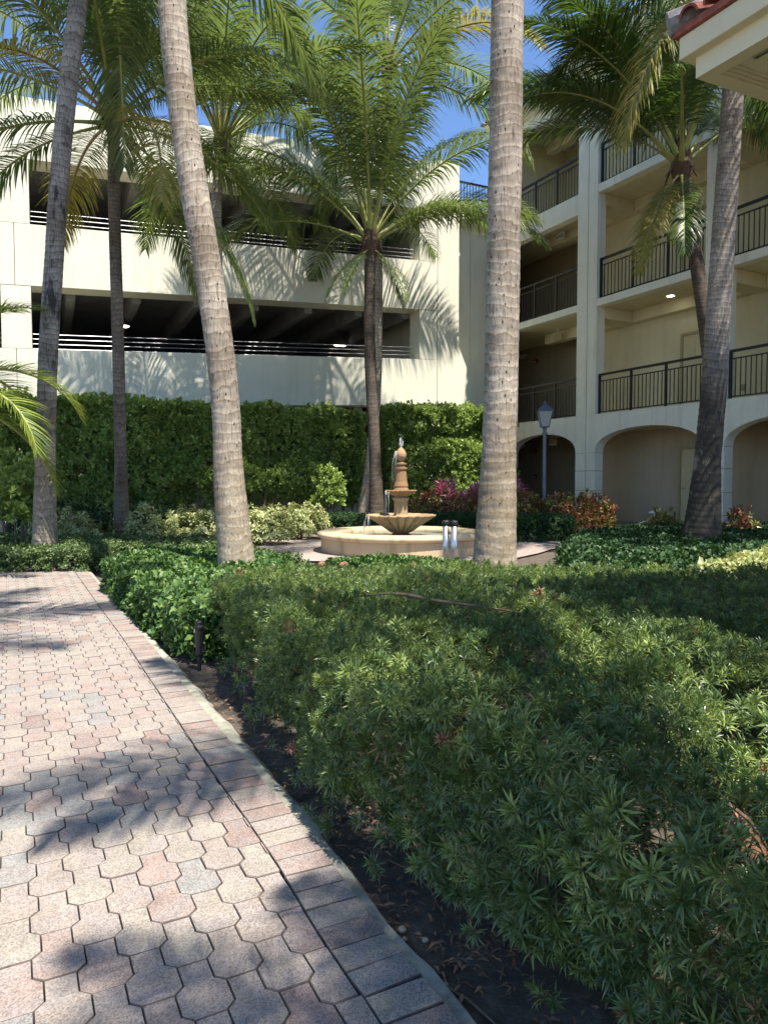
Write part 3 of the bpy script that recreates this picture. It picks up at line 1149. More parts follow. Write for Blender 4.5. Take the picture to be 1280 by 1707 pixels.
def build_apartments():
    g = thing('apartment_building', BA, 'off-white stucco apartment block with arches and dark railed galleries', 'apartment building')
    TH = 0.32
    # ground floor piers of separate courses
    for (a, b) in COLS:
        zz = [0.0, 0.44, 0.985, 1.545, SPRING]
        for z0, z1 in zip(zz, zz[1:]):
            obj('pier_block', MB().box(bp(a, 0, z0 + 0.008), BR * (b - a), BW * TH, UP * (z1 - z0 - 0.016)), 'bld', g, bevel=0.006)
        obj('pier_core', MB().box(bp(a + 0.02, 0.02, -0.2), BR * (b - a - 0.04), BW * (TH - 0.04), UP * (SPRING + 0.2)), 'bld_dark', g)
    # arcade wall, two pieces parted by the expansion joint
    def arcade(r0, r1, bays):
        pts = [(r0, SPRING + 0.002)]
        for (a, b) in bays:
            pts += arch_pts(a, b, SPRING + 0.002, 0.64)
        pts += [(r1, SPRING + 0.002), (r1, Z1), (r0, Z1)]
        mb = MB()
        clean = [pts[0]]
        for p in pts[1:]:
            if (abs(p[0] - clean[-1][0]) + abs(p[1] - clean[-1][1])) > 1e-4:
                clean.append(p)
        mb.prism([bp(r, 0, z) for r, z in clean], BW * TH)
        obj('arcade_wall', mb, 'bld', g)
    arcade(-4.14, -0.014, [BAYS[0]])
    arcade(0.014, 8.70, [BAYS[1], BAYS[2]])
    # upper columns
    for k, (a, b) in enumerate(COLS):
        for z0, z1 in ((Z1 + 0.002, Z2), (Z2 + 0.002, Z3), (Z3 + 0.002, ZR)):
            obj('column', MB().box(bp(a, 0, z0), BR * (b - a), BW * TH, UP * (z1 - z0)), 'bld', g)
    obj('joint', MB().box(bp(-0.012, 0.05, 0), BR * 0.024, BW * 0.2, UP * ZR), 'garage_joint', g)
    # gallery slabs, edge beams, drop beams
    for i, (a, b) in enumerate(BAYS):
        for z, th in ((Z1, 0.2), (Z2, 0.2), (Z3, 0.58 if i == 0 else 0.22)):
            deep = 1.7 if i else 4.0
            if z > Z1:
                obj('slab_edge', MB().box(bp(a + 0.002, 0.015, z - th), BR * (b - a - 0.004), BW * 0.26, UP * th), 'bld', g)
            obj('gallery_floor', MB().box(bp(a - (0.3 if i else 4.2), 0.335 if z <= Z1 else 0.277, z - 0.18), BR * (b - a + (0.6 if i else 4.5)), BW * (deep - 0.28), UP * 0.172), 'bld_in', g)
        for z in (Z1, Z2, Z3, ZR):
            low = 0.50 if z > Z1 else 0.42
            obj('ceiling_beam', MB().box(bp(a + 0.002, 1.42, z - low), BR * (b - a - 0.004), BW * 0.275, UP * (low - 0.183)), 'bld_in', g)
    for (a, b) in ((-0.416, 0.363), (3.91, 4.51), (8.06, 8.70)):
        for z in (Z1, Z2, Z3, ZR):
            low = 0.50 if z > Z1 else 0.42
            obj('cross_beam', MB().box(bp(a + 0.03, 0.325, z - low - 0.003), BR * (b - a - 0.06), BW * 1.372, UP * (low - 0.182)), 'bld_in', g)
    # back walls of the galleries
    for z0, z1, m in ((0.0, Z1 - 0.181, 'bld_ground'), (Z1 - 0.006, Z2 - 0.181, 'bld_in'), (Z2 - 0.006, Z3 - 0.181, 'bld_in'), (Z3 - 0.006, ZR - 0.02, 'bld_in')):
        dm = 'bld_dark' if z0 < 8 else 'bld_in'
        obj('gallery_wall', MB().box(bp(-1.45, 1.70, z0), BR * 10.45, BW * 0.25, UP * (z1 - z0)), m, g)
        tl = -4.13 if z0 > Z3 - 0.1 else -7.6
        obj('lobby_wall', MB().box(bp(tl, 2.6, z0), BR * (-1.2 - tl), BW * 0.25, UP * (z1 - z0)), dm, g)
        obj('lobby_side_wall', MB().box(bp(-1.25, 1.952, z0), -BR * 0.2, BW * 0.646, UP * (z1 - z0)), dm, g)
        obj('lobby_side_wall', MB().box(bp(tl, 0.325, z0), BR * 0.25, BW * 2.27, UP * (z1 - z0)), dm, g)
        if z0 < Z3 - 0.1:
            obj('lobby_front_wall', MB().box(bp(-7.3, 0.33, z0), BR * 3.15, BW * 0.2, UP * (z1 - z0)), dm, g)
    for zf in (0.05, Z1, Z2, Z3):
        door(g, 1.87, 1.70, zf)
        door(g, 6.0, 1.70, zf)
    # mass of the block behind the galleries
    obj('block', MB().box(bp(-4.5, 3.6, -0.2), BR * 13.6, BW * 9, UP * (ZR + 0.15)), 'bld_in', g)
    obj('block_end', MB().box(bp(8.71, 0.0, -0.2), BR * 0.3, BW * 3.59, UP * (ZR + 0.15)), 'bld', g)
    # railings
    for i, (a, b) in enumerate(BAYS):
        for z in (Z1, Z2, Z3):
            railing(g, a, b, z)
    # corner rail on the top link deck
    # eave, cornice, roof
    obj('eave_beam', MB().box(bp(-4.14, 0.02, ZR - 0.45), BR * 12.84, BW * 0.28, UP * 0.44), 'bld', g)
    obj('cornice', MB().box(bp(-4.2, -0.55, ZR), BR * 13.7, BW * 5.0, UP * 0.12), 'bld', g)
    obj('cornice', MB().box(bp(-4.25, -0.60, ZR + 0.121), BR * 13.8, BW * 5.0, UP * 0.14), 'bld', g)
    rf = MB()
    rf.prism([bp(-4.3, -0.66, ZR + 0.262), bp(-4.3, 6.0, ZR + 2.4), bp(-4.3, 12.6, ZR + 0.262)], BR * 14.0)
    rf = obj('roof', rf, 'tile', g)
    tm = bpy.data.meshes.new('roof_tile')
    b = MB()
    d = (BW * 6.6 + UP * 2.12)
    n_ = 8
    for k in range(n_ + 1):
        a = math.pi * k / n_
        q = BR * (math.cos(a) * 0.10) + UP * (math.sin(a) * 0.085)
        b.v += [tuple(q), tuple(q + d)]
    b.f = [(2 * k, 2 * k + 1, 2 * k + 3, 2 * k + 2) for k in range(n_)]
    b.f.append(tuple(2 * k for k in range(n_ + 1)))
    tm.from_pydata(b.v, [], b.f)
    tm.materials.append(M['tile_grey'])
    off = wloc(rf)
    r = -4.2
    while r < 9.6:
        put('roof_tile', tm, rf, bp(r, -0.72, ZR + 0.262) - off)
        r += 0.25
    # link deck railing between garage and block (top left of the arcade)
    lk = obj('link_deck', MB().box(gp(12.07, 0.5, 10.06), GU * 2.2, GN * 2.5, UP * 0.22), 'bld', g)
    R = obj('railing', MB().box(gp(12.1, 0.62, 11.3), GU * 2.0, GN * 0.06, UP * 0.06), 'rail', g)
    off = wloc(R)
    bm_ = bpy.data.meshes.new('baluster')
    b = MB().box(-GU * 0.009 - GN * 0.009, GU * 0.018, GN * 0.018, UP * 1.01)
    bm_.from_pydata(b.v, [], b.f)
    bm_.materials.append(M['rail'])
    for k in range(17):
        put('baluster', bm_, R, gp(12.16 + 0.118 * k, 0.65, 10.3) - off)
    obj('bottom_rail', MB().box(gp(12.1, 0.63, 10.33), GU * 2.0, GN * 0.03, UP * 0.03), 'rail', R)
    return g


build_apartments()
fl = MB().box(bp(-4.2, -0.25, -0.1), BR * 13.2, BW * 4.2, UP * 0.14)
tag(obj('gallery_ground', fl, 'plaza'), 'paved ground floor of the arcade', None, None, 'structure')


def text_mesh(name, s, size, center, xdir, parent, mat):
    cu = bpy.data.curves.new(name, 'FONT')
    cu.body = s
    cu.size = size
    cu.extrude = 0.003
    cu.align_x = 'CENTER'
    cu.align_y = 'CENTER'
    cu.materials.append(M[mat])
    tmp = bpy.data.objects.new(name, cu)
    me = bpy.data.meshes.new_from_object(tmp)
    bpy.data.objects.remove(tmp)
    o = bpy.data.objects.new(name, me)
    COL.objects.link(o)
    x = Vector(xdir).normalized()
    z = x.cross(UP)
    mt = Matrix((x, UP, z)).transposed().to_4x4()
    mt.translation = Vector(center) - wloc(parent)
    o.parent = parent
    o.matrix_local = mt
    return o


def fixtures():
    # hanging EXIT signs in the stair lobby bay
    for (r, w, z, hang, m, tm, lab) in ((-2.48, 1.15, 9.16, 0.10, 'white', 'green_text', 'white box EXIT sign with green letters under the third gallery ceiling'),
                                  (-2.54, 1.15, 5.94, 0.14, 'beige', 'beige', 'beige EXIT sign hanging from a rod under the second gallery ceiling'),
                                  (-2.77, 1.15, 2.54, 0.30, 'beige', 'red_text', 'tan EXIT sign with red letters inside the small arch by the street lamp')):
        c = bp(r, w, z)
        o = tag(obj('exit_sign', MB().box(c - BR * 0.17 - UP * 0.11, BR * 0.34, BW * 0.06, UP * 0.22), m, bevel=0.01), lab, 'exit sign')
        obj('hanger_rod', MB().tube([c + BW * 0.03 + UP * 0.11, c + BW * 0.03 + UP * (0.11 + hang)], 0.012, 6), 'white', o)
        obj('canopy_plate', MB().lathe([(0.05, 0), (0.05, 0.02)], 12, c + BW * 0.03 + UP * (0.09 + hang)), 'white', o)
        text_mesh('lettering', 'EXIT', 0.15, c - BW * 0.004, BR, o, tm)
    # lobby wall fittings
    for (r, z, lab) in ((-5.38, 5.6, 'small dark red fire alarm box on the second storey lobby wall'), (-5.38, 2.30, 'small dark red fire alarm box inside the small arch, upper of two'), (-5.38, 1.34, 'small dark red pull station inside the small arch, lower of two')):
        c = bp(r, 2.6, z)
        o = tag(obj('fire_alarm', MB().box(c - BW * 0.06, BR * 0.13, BW * 0.058, UP * 0.16), 'red', bevel=0.008), lab, 'fire alarm')
        obj('strobe_lens', MB().box(c - BW * 0.085 + BR * 0.03 + UP * 0.03, BR * 0.07, BW * 0.025, UP * 0.05), 'white', o)
    for (z, lab) in ((5.9, 'white twin-head emergency light on the second storey lobby wall'), (2.5, 'white twin-head emergency light inside the small arch')):
        c = bp(-6.3, 2.6, z)
        o = tag(obj('emergency_light', MB().box(c - BW * 0.08, BR * 0.3, BW * 0.078, UP * 0.14), 'white', bevel=0.01), lab, 'emergency light')
        for k in (-0.07, 0.37):
            obj('lamp_head', MB().lathe([(0.05, -0.04), (0.065, 0.0), (0.05, 0.05), (0.02, 0.06)], 12, c - BW * 0.05 + BR * k + UP * 0.1), 'white', o, smooth=True)
    for (z, lab) in ((4.87, 'rounded beige room number plaque above the second storey railing'), (1.74, 'rounded beige room number plaque inside the wide arch')):
        c = bp(-1.10, 1.70, z)
        mb = MB()
        pts = [c + BR * (0.09 * math.cos(a)) + UP * (0.12 * math.sin(a)) - BW * 0.03 for a in [2 * math.pi * k / 20 for k in range(20)]]
        mb.prism(pts, BW * 0.028)
        o = tag(obj('room_plaque', mb, 'doorframe'), lab, 'plaque')
        mb = MB()
        pts = [c + BR * (0.066 * math.cos(a)) + UP * (0.095 * math.sin(a)) - BW * 0.036 for a in [2 * math.pi * k / 20 for k in range(20)]]
        mb.prism(pts, BW * 0.005)
        obj('plaque_face', mb, 'beige', o)
    for (r, z, lab) in ((3.70, 3.54, 'small grey outlet box low behind the right-hand second storey railing'), (3.70, 0.52, 'small brown outlet box low on the right-hand ground floor wall')):
        c = bp(r, 1.70, z)
        o = tag(obj('outlet_box', MB().box(c - BW * 0.05, BR * 0.10, BW * 0.048, UP * 0.15), 'doorframe', bevel=0.006), lab, 'outlet')
        obj('outlet_cover', MB().box(c - BW * 0.058 + BR * 0.015 + UP * 0.02, BR * 0.07, BW * 0.007, UP * 0.11), 'vent', o)
    c = bp(2.1, 0.95, Z2 - 0.183)
    o = tag(obj('downlight', MB().lathe([(0.13, -0.02), (0.14, 0.0)], 20, c), 'white'), 'lit round downlight in the gallery ceiling below the third storey', 'ceiling light')
    obj('lamp_lens', MB().lathe([(0.03, -0.03), (0.10, -0.021)], 20, c), 'lit', o)


fixtures()


# ------------------------------------------------------------------ near pavilion roof corner
PA = Vector((1.54, 3.60, 0))


def pp(i, j, z):
    return PA + GU * i + BR * j + UP * z


def build_pavilion():
    g = thing('pavilion', PA, 'tile-roofed tan pavilion whose eave corner juts into the upper right', 'pavilion')
    I, J = 6.5, 7.5
    zb = 3.24
    w_ = 0.075
    obj('eave_beam', MB().prism([pp(0, 0, zb), pp(w_, w_, zb), pp(w_, J, zb), pp(0, J, zb)], UP * 0.15), 'pav', g)
    obj('eave_beam', MB().prism([pp(0.001, 0, zb), pp(I, 0, zb), pp(I, w_, zb), pp(w_ + 0.001, w_, zb)], UP * 0.15), 'pav', g)
    # stepped moulding inside the beams
    for k, (o_, z0, h) in enumerate(((0.076, 3.250, 0.05), (0.093, 3.260, 0.05), (0.110, 3.268, 0.04))):
        obj('moulding', MB().prism([pp(o_, o_, z0), pp(o_ + 0.016, o_ + 0.016, z0), pp(o_ + 0.016, J, z0), pp(o_, J, z0)], UP * h), 'pav', g, bevel=0.003)
        obj('moulding', MB().prism([pp(o_, o_, z0), pp(I, o_, z0), pp(I, o_ + 0.016, z0), pp(o_ + 0.016, o_ + 0.016, z0)], UP * h), 'pav', g, bevel=0.003)
    obj('soffit', MB().box(pp(0.127, 0.127, 3.276), GU * (I - .2), BR * (J - .2), UP * 0.06), 'pav_ceiling', g)
    # vent strip with slots along the left side
    v = obj('vent_strip', MB().box(pp(0.140, 0.20, 3.268), GU * 0.022, BR * 5.0, UP * 0.0075), 'vent', g)
    sl_ = MB()
    j = 0.21
    while j < 3.2:
        sl_.box(pp(0.143, j, 3.2665), GU * 0.016, BR * 0.004, UP * 0.003)
        j += 0.0085
    tag(obj('vent_slots', sl_, 'dark', v), 'dark slots of the soffit vent', None, None, 'stuff')
    # fascia and drip
    obj('fascia', MB().box(pp(-0.055, -0.055, zb + 0.100), GU * (I + .1), BR * (J + .1), UP * 0.108), 'pav', g, bevel=0.006)
    rf = MB()
    z = zb + 0.2095
    rf.prism([pp(-0.075, -0.075, z), pp(-0.075, J, z), pp(I, J, z), pp(I, -0.075, z)], UP * 0.035)
    a0, a1, a2, a3 = pp(-0.07, -0.07, z + 0.036), pp(I, -0.07, z + 0.036), pp(I, J, z + 0.036), pp(-0.07, J, z + 0.036)
    t0, t1 = pp(3.2, 3.2, z + 1.2), pp(3.2, 4.4, z + 1.2)
    rf.poly([a0, a1, t0])
    rf.poly([a1, a2, t1, t0])
    rf.poly([a2, a3, t1])
    rf.poly([a3, a0, t0, t1])
    rf = obj('roof', rf, 'tile', g)
    off = wloc(rf)
    def tile_mesh(cross, d, up, name, mat):
        tm = bpy.data.meshes.new(name)
        b = MB()
        nk = 8
        for k in range(nk + 1):
            a = math.pi * k / nk
            q = cross * (math.cos(a) * 0.055) + up * (math.sin(a) * 0.05)
            q2 = cross * (math.cos(a) * 0.043) + up * (math.sin(a) * 0.038)
            b.v += [tuple(q), tuple(q + d), tuple(q2)]
        for k in range(nk):
            b.f += [(3 * k, 3 * k + 1, 3 * k + 4, 3 * k + 3), (3 * k, 3 * k + 3, 3 * k + 5, 3 * k + 2)]
        tm.from_pydata(b.v, [], b.f)
        tm.materials.append(M[mat])
        return tm
    dl = (GU * 1.0 + UP * 0.37).normalized() * 0.36
    upn = (UP - dl.normalized() * UP.dot(dl.normalized())).normalized()
    tl = [tile_mesh(BR, dl, upn, 'roof_tile', m) for m in ('tile', 'tile_grey')]
    for row in range(5):
        j = 0.04 + row * 0.30
        while j < 5.0:
            put('roof_tile', tl[0 if random.random() < 0.6 else 1], rf, pp(-0.10, j, z + 0.045) + dl * 0.85 * row + UP * 0.004 * row - off)
            j += 0.135
    dl2 = (BR * 1.0 + UP * 0.37).normalized() * 0.36
    upn = (UP - dl2.normalized() * UP.dot(dl2.normalized())).normalized()
    tl2 = [tile_mesh(GU, dl2, upn, 'roof_tile', m) for m in ('tile', 'tile_grey')]
    for row in range(2):
        i = 0.06 + row * 0.30
        while i < 3.0:
            put('roof_tile', tl2[0 if random.random() < 0.6 else 1], rf, pp(i, -0.10, z + 0.045) + dl2 * 0.85 * row - off)
            i += 0.135
    # hip ridge tile at the corner
    obj('hip_tile', MB().tube([pp(-0.09, -0.09, z + 0.07), pp(0.35, 0.35, z + 0.22), pp(1.2, 1.2, z + 0.54), pp(3.2, 3.2, z + 1.26)], 0.06, 10), 'tile_grey', rf)
    obj('wall', MB().box(pp(1.7, 1.2, -0.1), GU * 4.4, BR * 6.0, UP * 3.49), 'pav', g)


build_pavilion()


# ------------------------------------------------------------------ palms
def build_frond_mesh(name, th0, bend, L, seed, mat_pair, nl=78, leaf_len=0.19, leaf_w=0.021, droop=0.30, vee=18.0, t_start=0.2):
    rng = np.random.default_rng(seed)
    ns = 26
    pos = [np.zeros(3)]
    tan = []
    sway = rng.uniform(-0.25, 0.25)
    for k in range(ns):
        s = (k + 0.5) / ns
        th = math.radians(th0 - bend * s ** 1.35)
        yaw = sway * s * s
        t = np.array([math.cos(th) * math.cos(yaw), math.cos(th) * math.sin(yaw), math.sin(th)])
        tan.append(t)
        pos.append(pos[-1] + t * L / ns)
    tan.append(tan[-1])
    pos, tan = np.array(pos), np.array(tan)
    side = np.cross(np.array([0, 0, 1.0]), tan)
    bad = np.linalg.norm(side, axis=1) < 0.08
    side[bad] = np.array([0, 1.0, 0])
    side /= np.linalg.norm(side, axis=1)[:, None]
    up = np.cross(tan, side)
    V, T, MI = [], [], []
    k0 = 0
    # rachis
    nsd = 5
    for k in range(ns + 1):
        s = k / ns
        r = 0.027 * (1 - s) ** 0.75 * (1 + 1.6 * math.exp(-s * 18)) + 0.003
        for j in range(nsd):
            a = 2 * math.pi * j / nsd
            V.append(pos[k] + side[k] * math.cos(a) * r * 1.25 + up[k] * math.sin(a) * r * 0.8)
    for k in range(ns):
        for j in range(nsd):
            j2 = (j + 1) % nsd
            a, b, c, d = k * nsd + j, k * nsd + j2, (k + 1) * nsd + j2, (k + 1) * nsd + j
            T += [(a, b, c), (a, c, d)]
            MI += [0, 0]
    k0 = len(V)
    nseg = 4
    wp = [0.55, 1.0, 0.95, 0.6, 0.06]
    for i in range(nl):
        for sg in (-1, 1):
            s = t_start + (1 - t_start) * (i + rng.uniform(-0.35, 0.35) + 0.5) / nl
            s = min(max(s, 0.0), 0.995)
            q = s * ns
            a = int(q)
            f = q - a
            P = pos[a] * (1 - f) + pos[a + 1] * f
            t, sd, u = tan[a], side[a] * sg, up[a]
            x = (s - t_start) / (1 - t_start)
            prof = (math.sin(math.pi * (0.14 + 0.80 * x)) ** 0.75)
            ll = L * leaf_len * prof * rng.uniform(0.82, 1.12)
            ang = math.radians(72 - 42 * x + rng.uniform(-7, 7))
            ve = math.radians(vee + rng.uniform(-12, 12))
            d = t * math.cos(ang) + (sd * math.cos(ve) + u * math.sin(ve)) * math.sin(ang)
            d /= np.linalg.norm(d)
            g = droop * rng.uniform(0.6, 1.4)
            pts = [P]
            dd = d.copy()
            ws = []
            for m_ in range(nseg):
                w = np.cross(dd, np.cross(t, dd))
                n_ = np.linalg.norm(w)
                ws.append(w / n_ if n_ > 1e-4 else u)
                pts.append(pts[-1] + dd * ll / nseg)
                dd = dd + np.array([0, 0, -g])
                dd /= np.linalg.norm(dd)
            ws.append(ws[-1])
            hw = leaf_w * (0.75 + 0.35 * prof)
            for m_ in range(nseg + 1):
                V.append(pts[m_] - ws[m_] * hw * wp[m_])
                V.append(pts[m_] + ws[m_] * hw * wp[m_])
            for m_ in range(nseg):
                b = k0 + 2 * m_
                T += [(b, b + 1, b + 3), (b, b + 3, b + 2)]
                MI += [1, 1]
            k0 += 2 * (nseg + 1)
    return mesh_tris(name, np.array(V), np.array(T), MI, mat_pair)


FR_SPEC = [(86, 18), (77, 30), (67, 46), (55, 60), (43, 70), (30, 74), (12, 70), (-10, 60), (-38, 40)]
FRONDS = {}
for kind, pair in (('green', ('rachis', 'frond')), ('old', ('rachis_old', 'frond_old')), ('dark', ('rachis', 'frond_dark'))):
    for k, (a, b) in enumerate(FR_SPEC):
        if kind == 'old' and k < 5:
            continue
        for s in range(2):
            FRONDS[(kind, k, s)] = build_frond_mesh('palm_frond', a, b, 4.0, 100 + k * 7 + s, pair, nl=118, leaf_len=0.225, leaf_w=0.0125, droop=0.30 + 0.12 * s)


def trunk_mesh(name, pts, r_base, r_mid, r_top, mat, flare=1.5, ring=0.115, n=20, lump=None):
    C = catmull(pts, 14)
    st = 0.022
    C = resample(C, st)
    V, F, UV = [], [], []
    rng = random.Random(len(pts) * 13 + int(r_base * 1000))
    phase = 0.0
    ph = []
    step = ring
    tot = len(C) * st
    for k in range(len(C)):
        ph.append(phase)
        h = k * st / tot
        phase += st / (step * (1.0 - 0.35 * h)) * (1 + 0.75 * noise.noise((k * 0.11, r_base * 9, 0)))
    for k, p in enumerate(C):
        t = (C[min(k + 1, len(C) - 1)] - C[max(k - 1, 0)]).normalized()
        x = t.cross(Vector((0, 1, 0))).normalized()
        y = t.cross(x)
        h = k * st
        f = h / tot
        r = r_base + (r_mid - r_base) * min(1, h / 1.6) if h < 1.6 else r_mid + (r_top - r_mid) * (h - 1.6) / max(0.1, tot - 1.6)
        r += (flare - 1) * r_base * math.exp(-h / 0.26) * 0.7
        for j in range(n):
            a = 2 * math.pi * j / n
            tilt = 0.28 * math.sin(a + 2.4 * noise.noise((ph[k] * 0.21, 1.3, r_base))) + 0.26 * noise.noise((math.cos(a) * 1.3, math.sin(a) * 1.3, h * 5 + r_base * 30))
            fr = (ph[k] + tilt) % 1.0
            saw = 0.036 * (1 - fr) if fr > 0.08 else 0.036 * fr / 0.08
            nz = 0.035 * noise.noise((math.cos(a) * 1.6, math.sin(a) * 1.6, h * 2.2)) + 0.018 * noise.noise((math.cos(a) * 6, math.sin(a) * 6, h * 9))
            q = r * (1 + saw + nz)
            V.append(tuple(p + (x * math.cos(a) + y * math.sin(a)) * q))
    for k in range(len(C) - 1):
        for j in range(n):
            j2 = (j + 1) % n
            F.append((k * n + j, k * n + j2, (k + 1) * n + j2, (k + 1) * n + j))
            def uvv(kk, jj):
                a = 2 * math.pi * jj / n
                return (jj / n, ph[kk] + 0.28 * math.sin(a + 2.4 * noise.noise((ph[kk] * 0.21, 1.3, r_base))) + 0.26 * noise.noise((math.cos(a) * 1.3, math.sin(a) * 1.3, kk * st * 5 + r_base * 30)))
            UV += [uvv(k, j), uvv(k, j + 1), uvv(k + 1, j + 1), uvv(k + 1, j)]
    me = bpy.data.meshes.new(name)
    me.from_pydata(V, [], F)
    me.materials.append(M[mat])
    uvl = me.uv_layers.new(name='UVMap')
    uvl.data.foreach_set('uv', [c for q in UV for c in q])
    me.polygons.foreach_set('use_smooth', [True] * len(F))
    me.update()
    return me, C


def palm(label, pts, rb, rm, rt, mat, crown_scale=1.15, nf=20, kind='green', seed=1, custom=None, old=2, az0=0.0, skip=None, crown=True, spec=None, shaft=True):
    base = Vector(pts[0])
    g = thing('palm_tree', base, label, 'palm tree', 'coconut palms of the courtyard')
    me, C = trunk_mesh('palm_trunk', [Vector(p) - base for p in pts], rb, rm, rt, mat)
    put('trunk', me, g)
    top = C[-1]
    rng = random.Random(seed)
    if crown:
        # fibrous crown heart with leaf bases
        mb = MB()
        hh = 0.75 * crown_scale
        prof = [(rt * 0.95, -0.28), (rt * 1.35, -0.10), (rt * 1.7, 0.10), (rt * 1.35, 0.35), (rt * 0.8, 0.6 * hh / .75), (0.02, hh)]
        mb.lathe(prof, 14, top + base, lambda a, r, z: 1 + 0.16 * noise.noise((math.cos(a) * 3, math.sin(a) * 3, z * 9)))
        obj('crown_heart', mb, 'fiber', g)
        for k in range(7):
            a = rng.uniform(0, 6.28)
            mb = MB()
            o_ = Vector((math.cos(a), math.sin(a), 0))
            p0 = top + base + o_ * rt * 0.9
            mb.tube([p0 + UP * -0.1, p0 + o_ * 0.10 + UP * 0.05, p0 + o_ * 0.20 - UP * rng.uniform(0.02, 0.25)], [0.035, 0.028, 0.012], 6)
            obj('leaf_boot', mb, 'fiber', g)
        lst = []
        for k in range(nf):
            f = k / (nf - 1)
            ei = min(8, int(f ** 0.9 * 8.2))
            if spec:
                ei = spec[k % len(spec)]
            az = az0 + k * 2.39996 + rng.uniform(-0.2, 0.2)
            lst.append((az, ei, crown_scale * rng.uniform(0.88, 1.1) * (0.85 if ei == 0 else 1), 'old' if ei >= 6 and old > 0 and rng.random() < 0.35 else kind))
        if custom:
            lst = custom + lst
        for az, ei, sc, kd in lst:
            if kd == 'old' and ei < 5:
                kd = kind
            o = put('frond', FRONDS[(kd, ei, rng.randrange(2))], g, top + UP * (0.30 - 0.045 * ei) * crown_scale + Vector((math.cos(az), math.sin(az), 0)) * rt * 0.55)
            o.rotation_euler = (rng.uniform(-0.10, 0.10), rng.uniform(-0.06, 0.06), az)
            o.scale = (sc, sc, sc)
    return g


# left row
palm('slender leaning palm with dark moss stains at the far left of the path end', [(-4.93, 10.3, 0.0), (-4.93, 10.3, 0.4), (-4.894, 10.3, 1.614), (-4.831, 10.3, 2.991), (-4.74, 10.3, 4.098), (-4.575, 10.3, 5.948), (-4.297, 10.3, 8.015), (-3.9, 10.4, 10.6)],
     0.172, 0.132, 0.115, 'trunk_left', 1.05, 20, 'green', 3)
palm('thin brown palm with its crown low before the white garage wall', [(-4.77, 12.9, 0.0), (-4.77, 12.9, 0.4), (-4.772, 12.9, 2.355), (-4.791, 12.9, 4.498), (-4.815, 12.9, 6.296), (-4.794, 12.9, 7.6)],
     0.15, 0.105, 0.10, 'trunk_dark', 1.05, 27, 'green', 5, az0=0.5)
palm('thick grey palm curving up behind the glossy ground cover by the path', [(-1.52, 7.4, 0.0), (-1.538, 7.4, 0.353), (-1.611, 7.4, 1.262), (-1.646, 7.4, 2.131), (-1.777, 7.4, 3.235), (-1.973, 7.4, 4.445), (-2.089, 7.4, 5.401), (-2.141, 7.4, 6.11), (-2.15, 7.4, 7.4), (-2.0, 7.4, 9.2), (-1.6, 7.3, 11.4)],
     0.190, 0.145, 0.128, 'trunk', 1.0, 11, 'green', 8, az0=1.0, spec=[0, 1, 2, 3, 5, 1, 2])
# centre pair behind the fountain
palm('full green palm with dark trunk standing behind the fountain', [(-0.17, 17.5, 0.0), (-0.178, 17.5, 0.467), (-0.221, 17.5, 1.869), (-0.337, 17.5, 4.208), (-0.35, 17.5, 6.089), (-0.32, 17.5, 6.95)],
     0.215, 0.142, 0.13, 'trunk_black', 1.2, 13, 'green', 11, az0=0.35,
     custom=[(2.65, 3, 1.2, 'green'), (2.95, 5, 1.2, 'green'), (3.5, 4, 1.15, 'green'), (0.55, 2, 1.15, 'green'), (0.15, 4, 1.15, 'green'), (-0.25, 5, 1.1, 'green'), (-0.5, 5, 0.85, 'green'), (1.9, 1, 1.2, 'green'), (4.2, 8, 0.42, 'green'), (5.5, 8, 0.46, 'green'), (3.6, 8, 0.46, 'green'), (0.6, 8, 0.4, 'green')], old=1, spec=[1, 3, 2, 4, 0, 3, 5, 2, 4, 1])
palm('tall pale palm rising directly behind the dark fountain palm', [(-0.56, 19.1, 0.0), (-0.514, 19.1, 0.48), (-0.352, 19.1, 1.922), (-0.191, 19.1, 3.829), (-0.158, 19.1, 6.347), (-0.16, 19.1, 9.145), (0.1, 19.1, 12.0)],
     0.22, 0.125, 0.11, 'trunk', 1.15, 20, 'green', 17, az0=0.9)
palm('palm almost hidden behind the thick grey curved trunk', [(-3.47, 16.2, 0.0), (-3.47, 16.2, 0.6), (-3.55, 16.2, 3.2), (-3.73, 16.2, 5.6), (-3.76, 16.2, 7.4), (-3.62, 16.2, 8.7)],
     0.17, 0.125, 0.115, 'trunk', 0.98, 21, 'green', 21, az0=2.2, spec=[0, 2, 4, 1, 5, 3, 2, 4, 6, 3])
